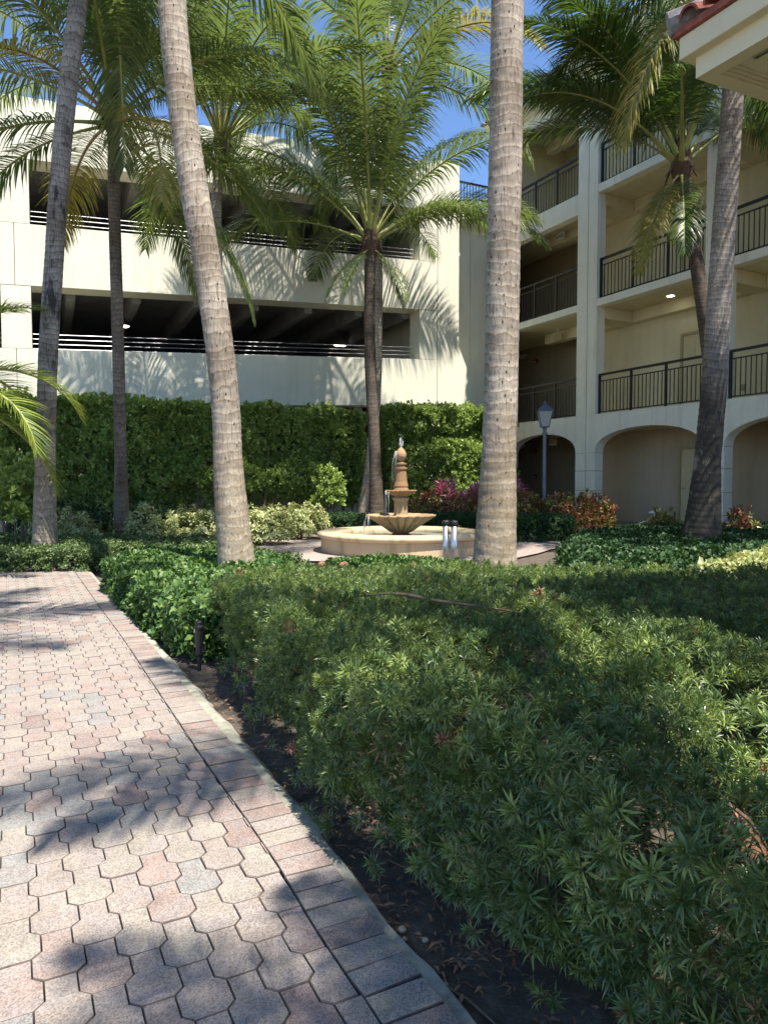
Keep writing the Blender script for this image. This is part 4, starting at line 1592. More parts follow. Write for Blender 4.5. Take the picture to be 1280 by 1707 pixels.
# right pair and the near thick trunk
palm('thick ringed pale palm trunk rising from the back of the hedge', [(1.04, 6.75, 0.0), (1.052, 6.75, 0.40), (1.08, 6.75, 1.261), (1.105, 6.75, 2.091), (1.115, 6.75, 3.184), (1.13, 6.75, 4.26), (1.137, 6.75, 5.585), (1.15, 6.75, 7.6), (1.15, 6.75, 9.6), (1.2, 6.75, 13.0)],
     0.218, 0.158, 0.128, 'trunk', 1.0, 10, 'green', 25, az0=0.2, spec=[0, 1, 2, 3, 4, 1])
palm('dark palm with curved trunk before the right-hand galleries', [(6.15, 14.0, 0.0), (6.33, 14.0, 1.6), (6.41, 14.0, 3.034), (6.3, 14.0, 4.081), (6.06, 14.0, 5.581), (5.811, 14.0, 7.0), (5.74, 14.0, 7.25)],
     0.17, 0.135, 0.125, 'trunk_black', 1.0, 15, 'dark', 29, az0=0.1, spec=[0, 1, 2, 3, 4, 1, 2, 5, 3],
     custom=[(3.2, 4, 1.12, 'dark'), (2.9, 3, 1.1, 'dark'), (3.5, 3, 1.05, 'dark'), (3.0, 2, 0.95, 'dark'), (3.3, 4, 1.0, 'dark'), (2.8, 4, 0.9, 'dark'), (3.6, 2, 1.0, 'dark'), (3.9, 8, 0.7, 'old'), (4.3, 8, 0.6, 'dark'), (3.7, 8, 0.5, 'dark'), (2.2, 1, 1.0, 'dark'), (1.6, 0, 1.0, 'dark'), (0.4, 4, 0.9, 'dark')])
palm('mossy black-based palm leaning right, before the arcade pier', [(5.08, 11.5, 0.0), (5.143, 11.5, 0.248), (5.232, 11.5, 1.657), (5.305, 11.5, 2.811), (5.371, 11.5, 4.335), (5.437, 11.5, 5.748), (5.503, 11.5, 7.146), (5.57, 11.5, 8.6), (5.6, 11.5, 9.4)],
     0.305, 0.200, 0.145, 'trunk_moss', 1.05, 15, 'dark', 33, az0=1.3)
# palm standing behind the viewer: its crown shades the hedge and the path
palm('palm rooted in the bed beside the near end of the path', [(1.6, -1.9, 0.0), (1.62, -1.7, 2.0), (1.85, -0.8, 4.5), (2.3, 0.75, 7.0)],
     0.2, 0.15, 0.13, 'trunk', 0.58, 12, 'green', 41, az0=0.6)
palm('unseen small palm added behind the viewer to shade the near path end', [(1.95, -3.2, 0.0), (1.95, -3.0, 1.6), (2.05, -2.2, 3.6), (2.12, -0.92, 6.0)],
     0.16, 0.12, 0.11, 'trunk', 0.35, 19, 'green', 47, az0=0.1)  # added out of view, crown sized for the shade it throws on the path
palm('palm on the far left side of the near path', [(-4.6, 2.4, 0.0), (-4.45, 2.5, 2.5), (-3.5, 2.7, 5.0), (-2.5, 2.9, 6.9)],
     0.2, 0.15, 0.13, 'trunk', 0.78, 13, 'green', 43, az0=0.2)

palm('unseen palm added beyond the pavilion corner to shade the right ground cover', [(9.4, 8.2, 0.0), (9.4, 8.3, 2.5), (9.3, 8.4, 5.0), (9.2, 8.4, 7.8)],
     0.2, 0.15, 0.13, 'trunk', 1.0, 20, 'dark', 45, az0=0.7)  # added out of view to throw shade on the right ground cover


# feathery small palm at the left edge
def areca():
    g = thing('feather_palm', (-5.55, 9.0, 0.0), 'yellow-green feathery small palm at the left picture edge', 'palm tree')
    me, C = trunk_mesh('feather_palm_trunk', [Vector((-0.2, 0, 0)), Vector((-0.25, 0, 1.2)), Vector((-0.25, 0, 2.35))], 0.09, 0.07, 0.065, 'trunk_dark')
    put('trunk', me, g)
    ms = []
    for k, (a, b) in enumerate(((72, 75), (55, 95), (35, 105), (15, 95), (-10, 70))):
        ms.append(build_frond_mesh('feather_frond', a, b, 1.75, 300 + k, ('rachis', 'areca'), nl=84, leaf_len=0.24, leaf_w=0.0065, droop=0.16, vee=25, t_start=0.15))
    rng = random.Random(4)
    for k in range(20):
        o = put('frond', ms[min(4, k // 4)], g, C[-1] + UP * 0.05)
        o.rotation_euler = (rng.uniform(-.1, .1), 0, k * 2.39996)
        s = rng.uniform(0.95, 1.3)
        o.scale = (s, s, s)


areca()

# ------------------------------------------------------------------ planting
T_PODO = [cluster(28, 0.049, 0.0066, -8, 78, 'oval', np.random.default_rng(i), (0,) if i < 5 else (1,) if i < 7 else (2,), 0.7, 0.3 if i < 7 else 0.8) for i in range(8)]
T_CLUSIA = [cluster(9, 0.105, 0.060, 5, 75, 'obovate', np.random.default_rng(20 + i), (0,), 0.9, 0.25) for i in range(5)]
T_COVER = [cluster(10, 0.085, 0.034, 0, 65, 'obovate', np.random.default_rng(30 + i), (0,), 0.6, 0.3) for i in range(5)]
T_JAS = [cluster(9, 0.05, 0.026, -10, 60, 'oval', np.random.default_rng(40 + i), (0,), 1.0, 0.25) for i in range(5)]
T_CROT = [cluster(10, 0.15, 0.045, 5, 75, 'lance', np.random.default_rng(50 + i), (0,) if i < 3 else (1,), 0.8, 0.4) for i in range(6)]
T_CORD = [cluster(18, 0.44, 0.07, 10, 82, 'lance', np.random.default_rng(60 + i), (0,), 0.5, 0.55) for i in range(3)]
T_YEL = [cluster(9, 0.095, 0.038, -20, 35, 'obovate', np.random.default_rng(70 + i), (0,), 0.4, 0.35) for i in range(5)]


def mound(poly, H, density, edge, rng, layers=(1.0,), nz=0.06, nscale=2.0, skirt=0):
    """Points, normals over a clipped planting: flat top, rounded shoulders; deeper layers below it."""
    PP, NN = [], []
    for lf in layers:
        P = sample_poly(poly, density, rng)
        d, nx = poly_dist(P, poly)
        k = np.clip(d / edge, 0, 1)
        h = H * np.sqrt(1 - (1 - k) ** 2) * 0.96 + 0.04 * H
        h = h + vnoise(P, nscale, nz) + vnoise(P, nscale * 3.1, nz * 0.6)
        depth = (1 - lf) * H + np.abs(rng.normal(0, 0.02, len(P)))
        z = np.maximum(h - depth, 0.03)
        slope = (1 - k)[:, None] * nx * 1.5
        n = np.concatenate([slope, np.ones((len(P), 1))], axis=1)
        PP.append(np.concatenate([P, z[:, None]], axis=1))
        NN.append(n)
    if skirt:
        q = np.array(poly)
        per = []
        for a, b in zip(q, np.roll(q, -1, axis=0)):
            L = np.linalg.norm(b - a)
            n_ = int(L * skirt)
            t = rng.uniform(0, 1, n_)[:, None]
            pt = a + (b - a) * t
            ab = (b - a) / (L + 1e-9)
            nn = np.array([ab[1], -ab[0]])
            mid = (a + b) / 2 + nn * 0.02
            if in_poly(np.array([mid]), poly)[0]:
                nn = -nn
            zz = H * rng.uniform(0.07, 0.98, n_)
            ins = 0.03 + 0.09 * (1 - zz / H) ** 1.4 + np.abs(rng.normal(0, 0.05, n_)) - 0.05 * np.sin(pt[:, 1] * 7 + zz * 9)
            p2 = pt - nn * ins[:, None]
            per.append((np.concatenate([p2, zz[:, None]], axis=1), np.tile(np.array([nn[0], nn[1], 0.45]), (n_, 1))))
        PP += [p for p, _ in per]
        NN += [n for _, n in per]
    return np.concatenate(PP), np.concatenate(NN)


def planting(name, poly, H, density, edge, templates, mat_list, label, cat, layers=(1.0, 0.75), seed=1, nz=0.05, nscale=2.0, skirt=0, kind='stuff', smin=0.8, smax=1.25, jitter=0.35, group=None):
    rng = np.random.default_rng(seed)
    P, Nn = mound(poly, H, density, edge, rng, layers, nz, nscale, skirt)
    rot = frames(Nn / np.linalg.norm(Nn, axis=1)[:, None], rng, jitter)
    me = scatter_mesh(name, templates, P, rot, rng.uniform(smin, smax, len(P)), rng, mat_list)
    o = put(name, me)
    return tag(o, label, cat, group, kind)


# --- the big clipped hedge in front -------------------------------------------------
HEDGE = [(-1.20, 4.95), (-0.97, 4.36), (-0.76, 3.82), (-0.54, 3.22), (-0.31, 2.62), (-0.04, 2.16), (0.24, 1.72), (0.52, 1.22), (0.8, 0.62), (1.2, 0.3), (1.75, 0.6), (2.2, 1.9), (2.6, 3.2),
         (3.7, 5.0), (3.2, 5.75), (2.3, 5.9), (1.45, 6.1), (0.6, 6.3), (-0.3, 6.15), (-0.95, 5.95), (-1.25, 5.5)]


def big_hedge():
    g = thing('hedge', (0.6, 3.4, 0.0), 'broad low clipped hedge of narrow whorled leaves filling the foreground', 'hedge')
    rng = np.random.default_rng(77)
    P, Nn = mound(HEDGE, 0.62, 215, 0.12, rng, (1.0, 0.90, 0.68), 0.05, 2.2, skirt=430)
    P[:, 2] -= np.clip((P[:, 1] - 3.6) / 2.4, 0, 1) * 0.085 * (P[:, 2] > 0.3)
    # ragged tall shoots
    up = rng.random(len(P)) < 0.12
    P[up, 2] += rng.uniform(0.0, 0.06, up.sum())
    rot = frames(Nn / np.linalg.norm(Nn, axis=1)[:, None], rng, 0.33)
    sc = rng.uniform(0.62, 1.22, len(P))
    pick = rng.choice(8, size=len(P), p=[0.148, 0.148, 0.148, 0.148, 0.148, 0.125, 0.125, 0.01])
    top = np.ones(len(P), bool)
    vis = np.array([in_view(*p) for p in P])
    dist = np.linalg.norm(P - np.array([0, 0, 1.25]), axis=1)
    d_edge, _ = poly_dist(P[:, :2], HEDGE)
    surf = (P[:, 2] > 0.50) | (d_edge < 0.1)
    key = dist + np.where(vis & surf, 0, 100)
    order = np.argsort(key)
    solo = order[:300]
    pick[solo[pick[solo] == 7]] = 2
    rest = np.setdiff1d(np.arange(len(P)), solo)
    me = scatter_mesh('hedge_foliage', T_PODO, P[rest] - np.array([0.6, 3.4, 0]), rot[rest], sc[rest], rng, ('podo', 'podo_new', 'dryleaf'), pick[rest])
    o = put('foliage', me, g)
    tag(o, None, None, None, 'stuff')
    tms = [mesh_tris('leaf_sprig', v, t, m, ('podo', 'podo_new', 'dryleaf')) for v, t, m in T_PODO]
    for i in solo:
        o = put('leaf_sprig', tms[pick[i]], g, Vector(P[i]) - g.location)
        o.rotation_euler = Matrix(rot[i].tolist()).to_euler()
        o.scale = (sc[i],) * 3
    # woody stems
    mb = MB()
    Q = sample_poly(HEDGE, 26, rng)
    Q = Q[poly_dist(Q, HEDGE)[0] > 0.22]
    for x, y in Q:
        a = rng.uniform(0, 6.28)
        l = rng.uniform(0.05, 0.22)
        mb.tube([(x, y, -0.05), (x + l * .4 * math.cos(a), y + l * .4 * math.sin(a), 0.2), (x + l * math.cos(a), y + l * math.sin(a), 0.46)], [0.009, 0.007, 0.003], 5, cap=False)
    tag(obj('stems', mb, 'stem', g), None, None, None, 'stuff')


big_hedge()

# --- ground covers ------------------------------------------------------------------
planting('ground_cover', [(-3.25, 8.15), (-2.62, 7.0), (-2.02, 5.95), (-1.5, 5.08), (-1.20, 4.92), (-1.14, 5.15), (-1.26, 5.6), (-0.9, 6.2), (-0.7, 7.1), (-1.2, 8.2), (-2.0, 8.9), (-3.0, 9.2)], 0.40, 190, 0.25,
         T_COVER, ('cover',), 'bright glossy-leaved ground cover between the path curve and the thick grey palm', 'ground cover', (1.0, 0.8, 0.6), 3, 0.04, skirt=90)
planting('ground_cover', [(-9.5, 10.0), (-5.0, 9.62), (-4.1, 9.75), (-3.62, 10.05), (-3.6, 10.7), (-4.2, 11.2), (-9.5, 11.2)], 0.36, 210, 0.2,
         T_JAS, ('jasmine',), 'low clipped jasmine strip at the far end of the path', 'ground cover', (1.0, 0.85, 0.65), 4, 0.03, skirt=110)
planting('ground_cover', [(-3.4, 9.0), (-2.0, 9.1), (-1.1, 8.4), (-0.9, 9.2), (-2.0, 10.8), (-2.4, 12.0), (-3.2, 12.6), (-9.5, 13.2), (-9.5, 11.3), (-4.2, 11.3), (-3.4, 10.7)], 0.33, 110, 0.3,
         T_JAS, ('jasmine',), 'shaded darker jasmine bed between the left palms and the thick grey palm', 'ground cover', (1.0, 0.75), 5, 0.06, smin=1.0, smax=1.5)
planting('ground_cover', [(-1.1, 8.3), (-0.6, 7.0), (-0.3, 6.4), (0.6, 6.55), (1.5, 6.3), (2.2, 6.4), (2.2, 8.0), (1.2, 9.6), (0.2, 10.4), (-0.8, 10.3)], 0.17, 120, 0.2,
         T_COVER, ('cover',), 'lit leafy strip between the big hedge and the fountain', 'ground cover', (1.0, 0.75), 6, 0.05)
planting('ground_cover', [(2.3, 6.5), (3.3, 7.4), (5.2, 8.6), (9.0, 9.0), (9.5, 15.5), (8.6, 16.0), (7.6, 15.4), (6.6, 16.5), (5.4, 15.0), (3.7, 13.3), (2.9, 11.8), (2.4, 9.6), (2.0, 8.0)], 0.34, 100, 0.35,
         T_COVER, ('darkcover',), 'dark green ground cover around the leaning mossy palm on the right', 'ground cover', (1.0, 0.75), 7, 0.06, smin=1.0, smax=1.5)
planting('variegated_shrub', [(2.45, 6.35), (2.9, 5.95), (3.6, 5.75), (4.4, 6.1), (5.2, 7.4), (5.6, 8.8), (4.6, 8.6), (3.5, 7.6)], 0.50, 95, 0.4,
         T_YEL, ('yellow',), 'yellow-green variegated shrub bed behind the right end of the hedge', 'shrub', (1.0, 0.8, 0.6), 8, 0.09, kind='stuff')


def bush(name, x, y, rx, ry, H, n, templates, mat_list, label, cat, seed, z0=0.12, smin=0.9, smax=1.3, group=None, stem_n=5, kind=None):
    rng = np.random.default_rng(seed)
    u = rng.normal(0, 1, (n, 3))
    u[:, 2] = np.abs(u[:, 2]) * 0.9
    u /= np.linalg.norm(u, axis=1)[:, None]
    rr = np.clip(1 - np.abs(rng.normal(0, 0.22, n)), 0.25, 1.05) * (1 + 0.16 * np.sin(3.1 * u[:, 0] * 2 + seed) * np.cos(4.0 * u[:, 1] * 2 + 1.7 * seed))
    low = rng.random(n) < 0.35
    P = u * rr[:, None] * np.array([rx, ry, (H - z0)]) + np.array([0, 0, z0])
    P[low, 2] = z0 + (P[low, 2] - z0) * 0.45
    rot = frames((u + np.array([0, 0, 0.5])) / np.linalg.norm(u + np.array([0, 0, 0.5]), axis=1)[:, None], rng, 0.4)
    g = thing(name, (x, y, 0), label, cat, group)
    me = scatter_mesh(name + '_foliage', templates, P, rot, rng.uniform(smin, smax, n), rng, mat_list)
    tag(put('foliage', me, g), None, None, None, 'stuff')
    for k in range(stem_n):
        a = rng.uniform(0, 6.28)
        l = rng.uniform(0.1, 0.55)
        mb = MB()
        b = Vector((x, y, 0))
        mb.tube([b + Vector((0.05 * math.cos(a), 0.05 * math.sin(a), -0.05)), b + Vector((rx * l * .5 * math.cos(a), ry * l * .5 * math.sin(a), H * 0.35)), b + Vector((rx * l * math.cos(a), ry * l * math.sin(a), H * 0.75))], [0.018, 0.013, 0.006], 6, cap=False)
        obj('stem', mb, 'stem', g)
    return g


bush('variegated_shrub', -5.6, 12.6, 0.9, 0.6, 0.75, 420, T_YEL, ('yellow',), 'dull yellow variegated shrub left of the slender leaning palm', 'shrub', 101, group='variegated shrubs along the wall hedge')
bush('variegated_shrub', -4.15, 12.3, 0.34, 0.4, 0.85, 260, T_YEL, ('yellow',), 'pale yellow variegated shrub just right of the slender leaning palm', 'shrub', 102, group='variegated shrubs along the wall hedge')
bush('variegated_shrub', -3.75, 13.9, 0.95, 0.7, 0.72, 520, T_YEL, ('yellow',), 'pale variegated shrub left of the thick grey palm', 'shrub', 103, group='variegated shrubs along the wall hedge')
bush('variegated_shrub', -2.55, 14.2, 0.8, 0.6, 0.78, 420, T_YEL, ('yellow',), 'variegated shrub seen behind the thick grey palm', 'shrub', 104, group='variegated shrubs along the wall hedge')
bush('variegated_shrub', -1.85, 15.6, 0.75, 0.6, 0.80, 420, T_YEL, ('yellow', ), 'shaded variegated shrub between the thick grey palm and the fountain', 'shrub', 105, group='variegated shrubs along the wall hedge')
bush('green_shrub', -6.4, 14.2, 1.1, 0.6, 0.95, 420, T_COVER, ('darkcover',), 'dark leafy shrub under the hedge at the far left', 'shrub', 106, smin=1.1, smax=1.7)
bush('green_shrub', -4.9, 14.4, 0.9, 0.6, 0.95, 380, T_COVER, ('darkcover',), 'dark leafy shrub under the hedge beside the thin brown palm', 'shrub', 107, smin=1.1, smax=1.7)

# low clipped dark hedges round the plaza
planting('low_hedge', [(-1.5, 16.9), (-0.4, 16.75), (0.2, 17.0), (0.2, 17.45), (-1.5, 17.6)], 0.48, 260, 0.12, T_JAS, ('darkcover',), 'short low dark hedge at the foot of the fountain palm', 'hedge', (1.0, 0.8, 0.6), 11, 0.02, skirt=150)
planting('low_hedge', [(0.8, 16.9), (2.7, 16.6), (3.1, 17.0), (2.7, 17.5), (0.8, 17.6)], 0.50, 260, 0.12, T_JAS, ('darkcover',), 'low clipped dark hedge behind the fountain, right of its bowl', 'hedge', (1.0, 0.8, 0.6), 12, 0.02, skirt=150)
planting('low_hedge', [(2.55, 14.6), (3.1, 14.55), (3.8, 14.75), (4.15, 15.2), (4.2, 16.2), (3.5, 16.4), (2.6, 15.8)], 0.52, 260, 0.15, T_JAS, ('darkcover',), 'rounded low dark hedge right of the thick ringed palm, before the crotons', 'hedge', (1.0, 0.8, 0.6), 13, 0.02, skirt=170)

# crotons and cordylines
k_ = 0
for (x, y, rx, H, n, lab) in ((1.05, 18.1, 0.45, 0.95, 110, 'dark red croton bush just right of the fountain column'), (1.75, 18.0, 0.48, 0.98, 120, 'orange and red croton bush behind the twin bollards'), (2.45, 17.9, 0.45, 0.92, 110, 'red croton bush touching the left side of the thick ringed palm'),
                          (3.35, 17.0, 0.50, 1.05, 140, 'green and orange croton bush left of the street lamp'), (4.0, 16.9, 0.48, 1.0, 140, 'dark red croton bush at the foot of the street lamp'), (4.65, 17.2, 0.52, 1.05, 150, 'red and green croton bush right of the street lamp'), (5.25, 17.6, 0.45, 0.95, 130, 'pink and dark croton bush at the corner by the arcade pier'),
                          (5.75, 14.6, 0.30, 0.70, 60, 'small yellow croton at the left foot of the mossy leaning palm'), (6.75, 13.4, 0.35, 0.75, 60, 'small dark croton right of the mossy leaning palm')):
    k_ += 1
    bush('croton_bush', x, y, rx * 1.12, rx, H, int(n * 1.9), T_CROT if k_ != 8 else T_CROT[3:], ('croton', 'croton_green'), lab, 'croton bush', 200 + k_, 0.15, 0.75, 1.15, group='crotons edging the walk')
for k, (x, y, H, n, lab) in enumerate(((1.75, 18.6, 1.25, 9, 'pink cordyline right of the fountain, nearest the column'), (2.25, 18.5, 1.35, 9, 'pink striped cordyline against the clipped hedge left of the thick ringed palm'), (3.25, 17.6, 1.5, 6, 'deep pink cordyline just right of the thick ringed palm'))):
    rng = np.random.default_rng(400 + k)
    g = thing('cordyline', (x, y, 0), lab, 'cordyline', 'pink cordylines')
    tms = [mesh_tris('cordyline_rosette', v, t, m, ('cordyline',)) for v, t, m in T_CORD]
    for j in range(n):
        a = rng.uniform(0, 6.28)
        l = rng.uniform(0.05, 0.36)
        h = H * rng.uniform(0.62, 1.0)
        o = put('rosette', tms[j % 3], g, (l * math.cos(a), l * math.sin(a), h - 0.1))
        o.rotation_euler = (rng.uniform(-.3, .3), rng.uniform(-.3, .3), a)
        s = rng.uniform(0.75, 1.05)
        o.scale = (s, s, s)
        mb = MB()
        mb.tube([(x, y, -0.05), (x + l * .7 * math.cos(a), y + l * .7 * math.sin(a), h * .5), (x + l * math.cos(a), y + l * math.sin(a), h - 0.1)], [0.02, 0.016, 0.012], 6)
        obj('cane', mb, 'stem', g)


# --- tall wall hedges in front of the garage ------------------------------------------
def wall_hedge(label, t0, t1, w0, w1, H, seed, z0=0.55, dens=175):
    rng = np.random.default_rng(seed)
    base = gp((t0 + t1) / 2, (w0 + w1) / 2, 0)
    g = thing('wall_hedge', base, label, 'hedge', 'tall hedges before the garage')
    PP, NN = [], []
    L, D = t1 - t0, w1 - w0
    def add(n, fn):
        P, Nn = [], []
        for _ in range(n):
            p, nn = fn()
            P.append(p)
            NN.append(nn)
        PP.extend(P)
    def front():
        t = rng.uniform(t0, t1)
        z = z0 + (H - z0) * rng.random() ** 0.85
        b = 0.36 * noise.noise((t * 1.1, z * 1.1, seed)) + 0.13 * noise.noise((t * 2.7, z * 2.7, seed + 3))
        low = max(0, (1.2 - z)) * 0.5
        if noise.noise((t * 0.9, z * 1.3, seed + 9.0)) > 0.30 - max(0, 1.5 - z) * 0.35:
            b += 0.28
        w = w0 + b + low + abs(rng.normal(0, 0.14))
        return gp(t, w, z), -GN + UP * 0.35
    def top():
        t = rng.uniform(t0, t1)
        w = rng.uniform(w0, w1)
        z = H + 0.22 * noise.noise((t * 1.1, w, seed)) + 0.07 * noise.noise((t * 4, w * 4, seed)) - abs(rng.normal(0, 0.09)) + (0.16 * rng.random() if rng.random() < 0.25 else 0)
        return gp(t, w, z), UP - GN * 0.3
    def end(tt, sg):
        def f():
            w = rng.uniform(w0, w1)
            z = rng.uniform(z0, H)
            return gp(tt + sg * (-abs(rng.normal(0, 0.12))), w, z), GU * sg + UP * 0.3
        return f
    add(int(L * (H - z0) * dens), front)
    def inner():
        t = rng.uniform(t0, t1)
        z = rng.uniform(z0 + 0.25, H - 0.1)
        return gp(t, w0 + 0.45 + abs(rng.normal(0, 0.2)), z), -GN + UP * 0.3
    add(int(L * (H - z0) * dens * 1.0), inner)
    add(int(L * D * dens * 0.9), top)
    add(int(D * H * dens * 0.7), end(t0, -1))
    add(int(D * H * dens * 0.7), end(t1, 1))
    P = np.array([tuple(p - base) for p in PP])
    Nn = np.array([tuple(n.normalized()) for n in NN])
    rot = frames(Nn, rng, 0.45)
    me = scatter_mesh('wall_hedge_foliage', T_CLUSIA, P, rot, rng.uniform(0.8, 1.45, len(P)), rng, ('clusia',))
    tag(put('foliage', me, g), None, None, None, 'stuff')
    t = t0 + 0.2
    while t < t1 - 0.1:
        for q in range(3):
            mb = MB()
            a = rng.uniform(-0.5, 0.5)
            w = (w0 + w1) / 2 + rng.uniform(-0.2, 0.2)
            mb.tube([gp(t, w, -0.05), gp(t + a * 0.3, w - 0.05, 0.5), gp(t + a * 0.8, w - rng.uniform(-.1, .25), 1.2), gp(t + a, w - rng.uniform(-.1, .3), 2.2)], [0.035, 0.028, 0.02, 0.01], 6, cap=False)
            obj('stem', mb, 'stem', g)
        t += rng.uniform(0.55, 0.9)


wall_hedge('tall dense dark green hedge along the garage, left of the fountain palm', -4.5, 7.85, -2.1, -1.05, 3.2, 501)
wall_hedge('tall bright sunlit hedge along the garage, right of the fountain palm', 8.5, 12.75, -2.2, -1.2, 3.4, 502)
bush('young_shrub', -1.35, 17.6, 0.42, 0.4, 1.75, 160, T_CLUSIA, ('clusia',), 'small upright young shrub in the gap between the two tall hedges', 'shrub', 503, 0.7, 0.9, 1.3)
bush('young_shrub', -5.6, 10.9, 0.40, 0.45, 1.62, 150, T_CLUSIA, ('clusia',), 'bright broad-leaved shrub at the left picture edge under the feathery palm', 'shrub', 504, 0.7, 1.0, 1.5)


# ------------------------------------------------------------------ fountain
def build_fountain():
    fx, fy = 0.31, 13.0
    c = (fx, fy, 0)
    g = thing('fountain', c, 'tan cast-stone tiered fountain with fluted bowl in a round basin', 'fountain')
    obj('basin_wall', MB().lathe([(1.46, -0.1), (1.46, 0.225), (1.05, 0.225), (1.05, -0.1)], 72, c, cap=False), 'stone_pale', g)
    obj('basin_rim', MB().lathe([(1.07, 0.226), (1.45, 0.226), (1.51, 0.245), (1.54, 0.285), (1.52, 0.325), (1.46, 0.342), (1.16, 0.342), (1.08, 0.325), (1.06, 0.28), (1.07, 0.226)], 72, c, cap=False), 'stone_pale', g, smooth=True)
    wt = MB()
    for k in range(14):
        pass
    obj('water', MB().lathe([(1.06, 0.245), (0.8, 0.247), (0.45, 0.246), (0.02, 0.247)], 48, c, cap=False), 'water', g, smooth=True)
    obj('basin_floor', MB().lathe([(1.06, 0.05), (0.02, 0.05)], 48, c), 'stone_dark', g)
    nfl = 20
    def flute(k):
        return lambda a, r, z: 1 + k * (math.sqrt(abs(math.cos(a * nfl / 2))) - 0.75) * min(1, r / 0.25)
    obj('pedestal', MB().lathe([(0.26, 0.06), (0.25, 0.25), (0.17, 0.27), (0.14, 0.31)], 28, c), 'stone_dark', g, smooth=True)
    obj('bowl', MB().lathe([(0.13, 0.30), (0.20, 0.325), (0.30, 0.40), (0.42, 0.485), (0.53, 0.56), (0.60, 0.605), (0.615, 0.635), (0.585, 0.64), (0.52, 0.585), (0.35, 0.53), (0.12, 0.52)], 160, c, flute(0.24)), 'stone', g, smooth=True)
    obj('bowl_water', MB().lathe([(0.53, 0.605), (0.3, 0.607), (0.02, 0.606)], 48, c, cap=False), 'water', g)
    obj('lower_column', MB().lathe([(0.17, 0.52), (0.17, 0.60), (0.135, 0.63), (0.128, 0.66), (0.125, 0.88), (0.135, 0.90), (0.155, 0.92), (0.155, 0.945), (0.12, 0.955), (0.12, 0.985)], 28, c), 'stone', g, smooth=False, bevel=0)
    obj('upper_bowl', MB().lathe([(0.10, 0.965), (0.15, 0.985), (0.22, 1.03), (0.275, 1.06), (0.285, 1.085), (0.265, 1.088), (0.20, 1.06), (0.09, 1.055)], 120, c, flute(0.20)), 'stone_dark', g, smooth=True)
    obj('upper_column', MB().lathe([(0.135, 1.05), (0.145, 1.09), (0.128, 1.13), (0.135, 1.16), (0.115, 1.24), (0.098, 1.44), (0.10, 1.455), (0.118, 1.47), (0.118, 1.50), (0.09, 1.505), (0.085, 1.54), (0.108, 1.555), (0.108, 1.575), (0.06, 1.585), (0.05, 1.61)], 24, c), 'stone_dark', g, smooth=False)
    fin = MB()
    prof = []
    for k in range(25):
        f = k / 24
        prof.append((0.10 * math.sin(math.pi * (0.06 + 0.92 * f)) ** 0.8 * (1.1 - 0.25 * f), 1.605 + 0.27 * f))
    fin.lathe(prof, 40, c, lambda a, r, z: 1 + 0.055 * math.sin(10 * a + 85 * z) * math.sin(10 * a - 85 * z))
    obj('finial', fin, 'stone', g, smooth=True)
    # jet and falling threads of water
    rng = random.Random(9)
    jet = MB()
    for k in range(14):
        a = rng.uniform(0, 6.28)
        h = rng.uniform(0.06, 0.20)
        r = rng.uniform(0.0, 0.03)
        p = Vector((fx + r * math.cos(a), fy + r * math.sin(a), 1.86))
        o_ = Vector((math.cos(a), math.sin(a), 0)) * rng.uniform(0.005, 0.025)
        jet.tube([p, p + UP * h * 0.8 + o_ * 0.4, p + UP * h + o_ * 0.8, p + UP * h * 0.7 + o_ * 1.5], [0.005, 0.006, 0.005, 0.002], 6)
    for k in range(60):
        a = rng.uniform(0, 6.28)
        r = rng.uniform(0, 0.05)
        z = 1.86 + rng.uniform(0.02, 0.24)
        s = rng.uniform(0.002, 0.005)
        jet.lathe([(0.0005, -s), (s * .8, -s * .5), (s, 0), (s * .8, s * .5), (0.0005, s)], 6, (fx + r * math.cos(a), fy + r * math.sin(a), z), cap=False)
    tag(obj('water_jet', jet, 'spray', g, smooth=True), None, None, None, 'stuff')
    fall = MB()
    for k in range(9):
        a = rng.choice([3.0, 3.1, 3.2, 3.35, 2.7, 3.6]) + rng.uniform(-0.05, 0.05)
        r = rng.uniform(0.60, 0.65)
        z0 = 0.62
        p = Vector((fx + r * math.cos(a), fy + r * math.sin(a), z0))
        o_ = Vector((math.cos(a), math.sin(a), 0)) * rng.uniform(0.01, 0.05)
        fall.tube([p, p + o_ - UP * 0.10, p + o_ * 1.5 - UP * rng.uniform(0.25, 0.37)], [0.006, 0.005, 0.003], 5)
    for k in range(5):
        a = rng.uniform(2.4, 3.9)
        p = Vector((fx + 0.285 * math.cos(a), fy + 0.285 * math.sin(a), 1.075))
        fall.tube([p, p - UP * 0.2, p - UP * 0.42], [0.004, 0.003, 0.002], 5)
    for k in range(5):
        a = rng.uniform(2.2, 4.6)
        p = Vector((fx + 0.10 * math.cos(a), fy + 0.10 * math.sin(a), 1.80))
        o_ = Vector((math.cos(a), math.sin(a), 0)) * rng.uniform(0.02, 0.06)
        fall.tube([p, p + o_ - UP * 0.2, p + o_ * 1.4 - UP * rng.uniform(.4, .7)], [0.003, 0.0025, 0.0015], 4)
    tag(obj('falling_water', fall, 'spray', g, smooth=True), None, None, None, 'stuff')


build_fountain()


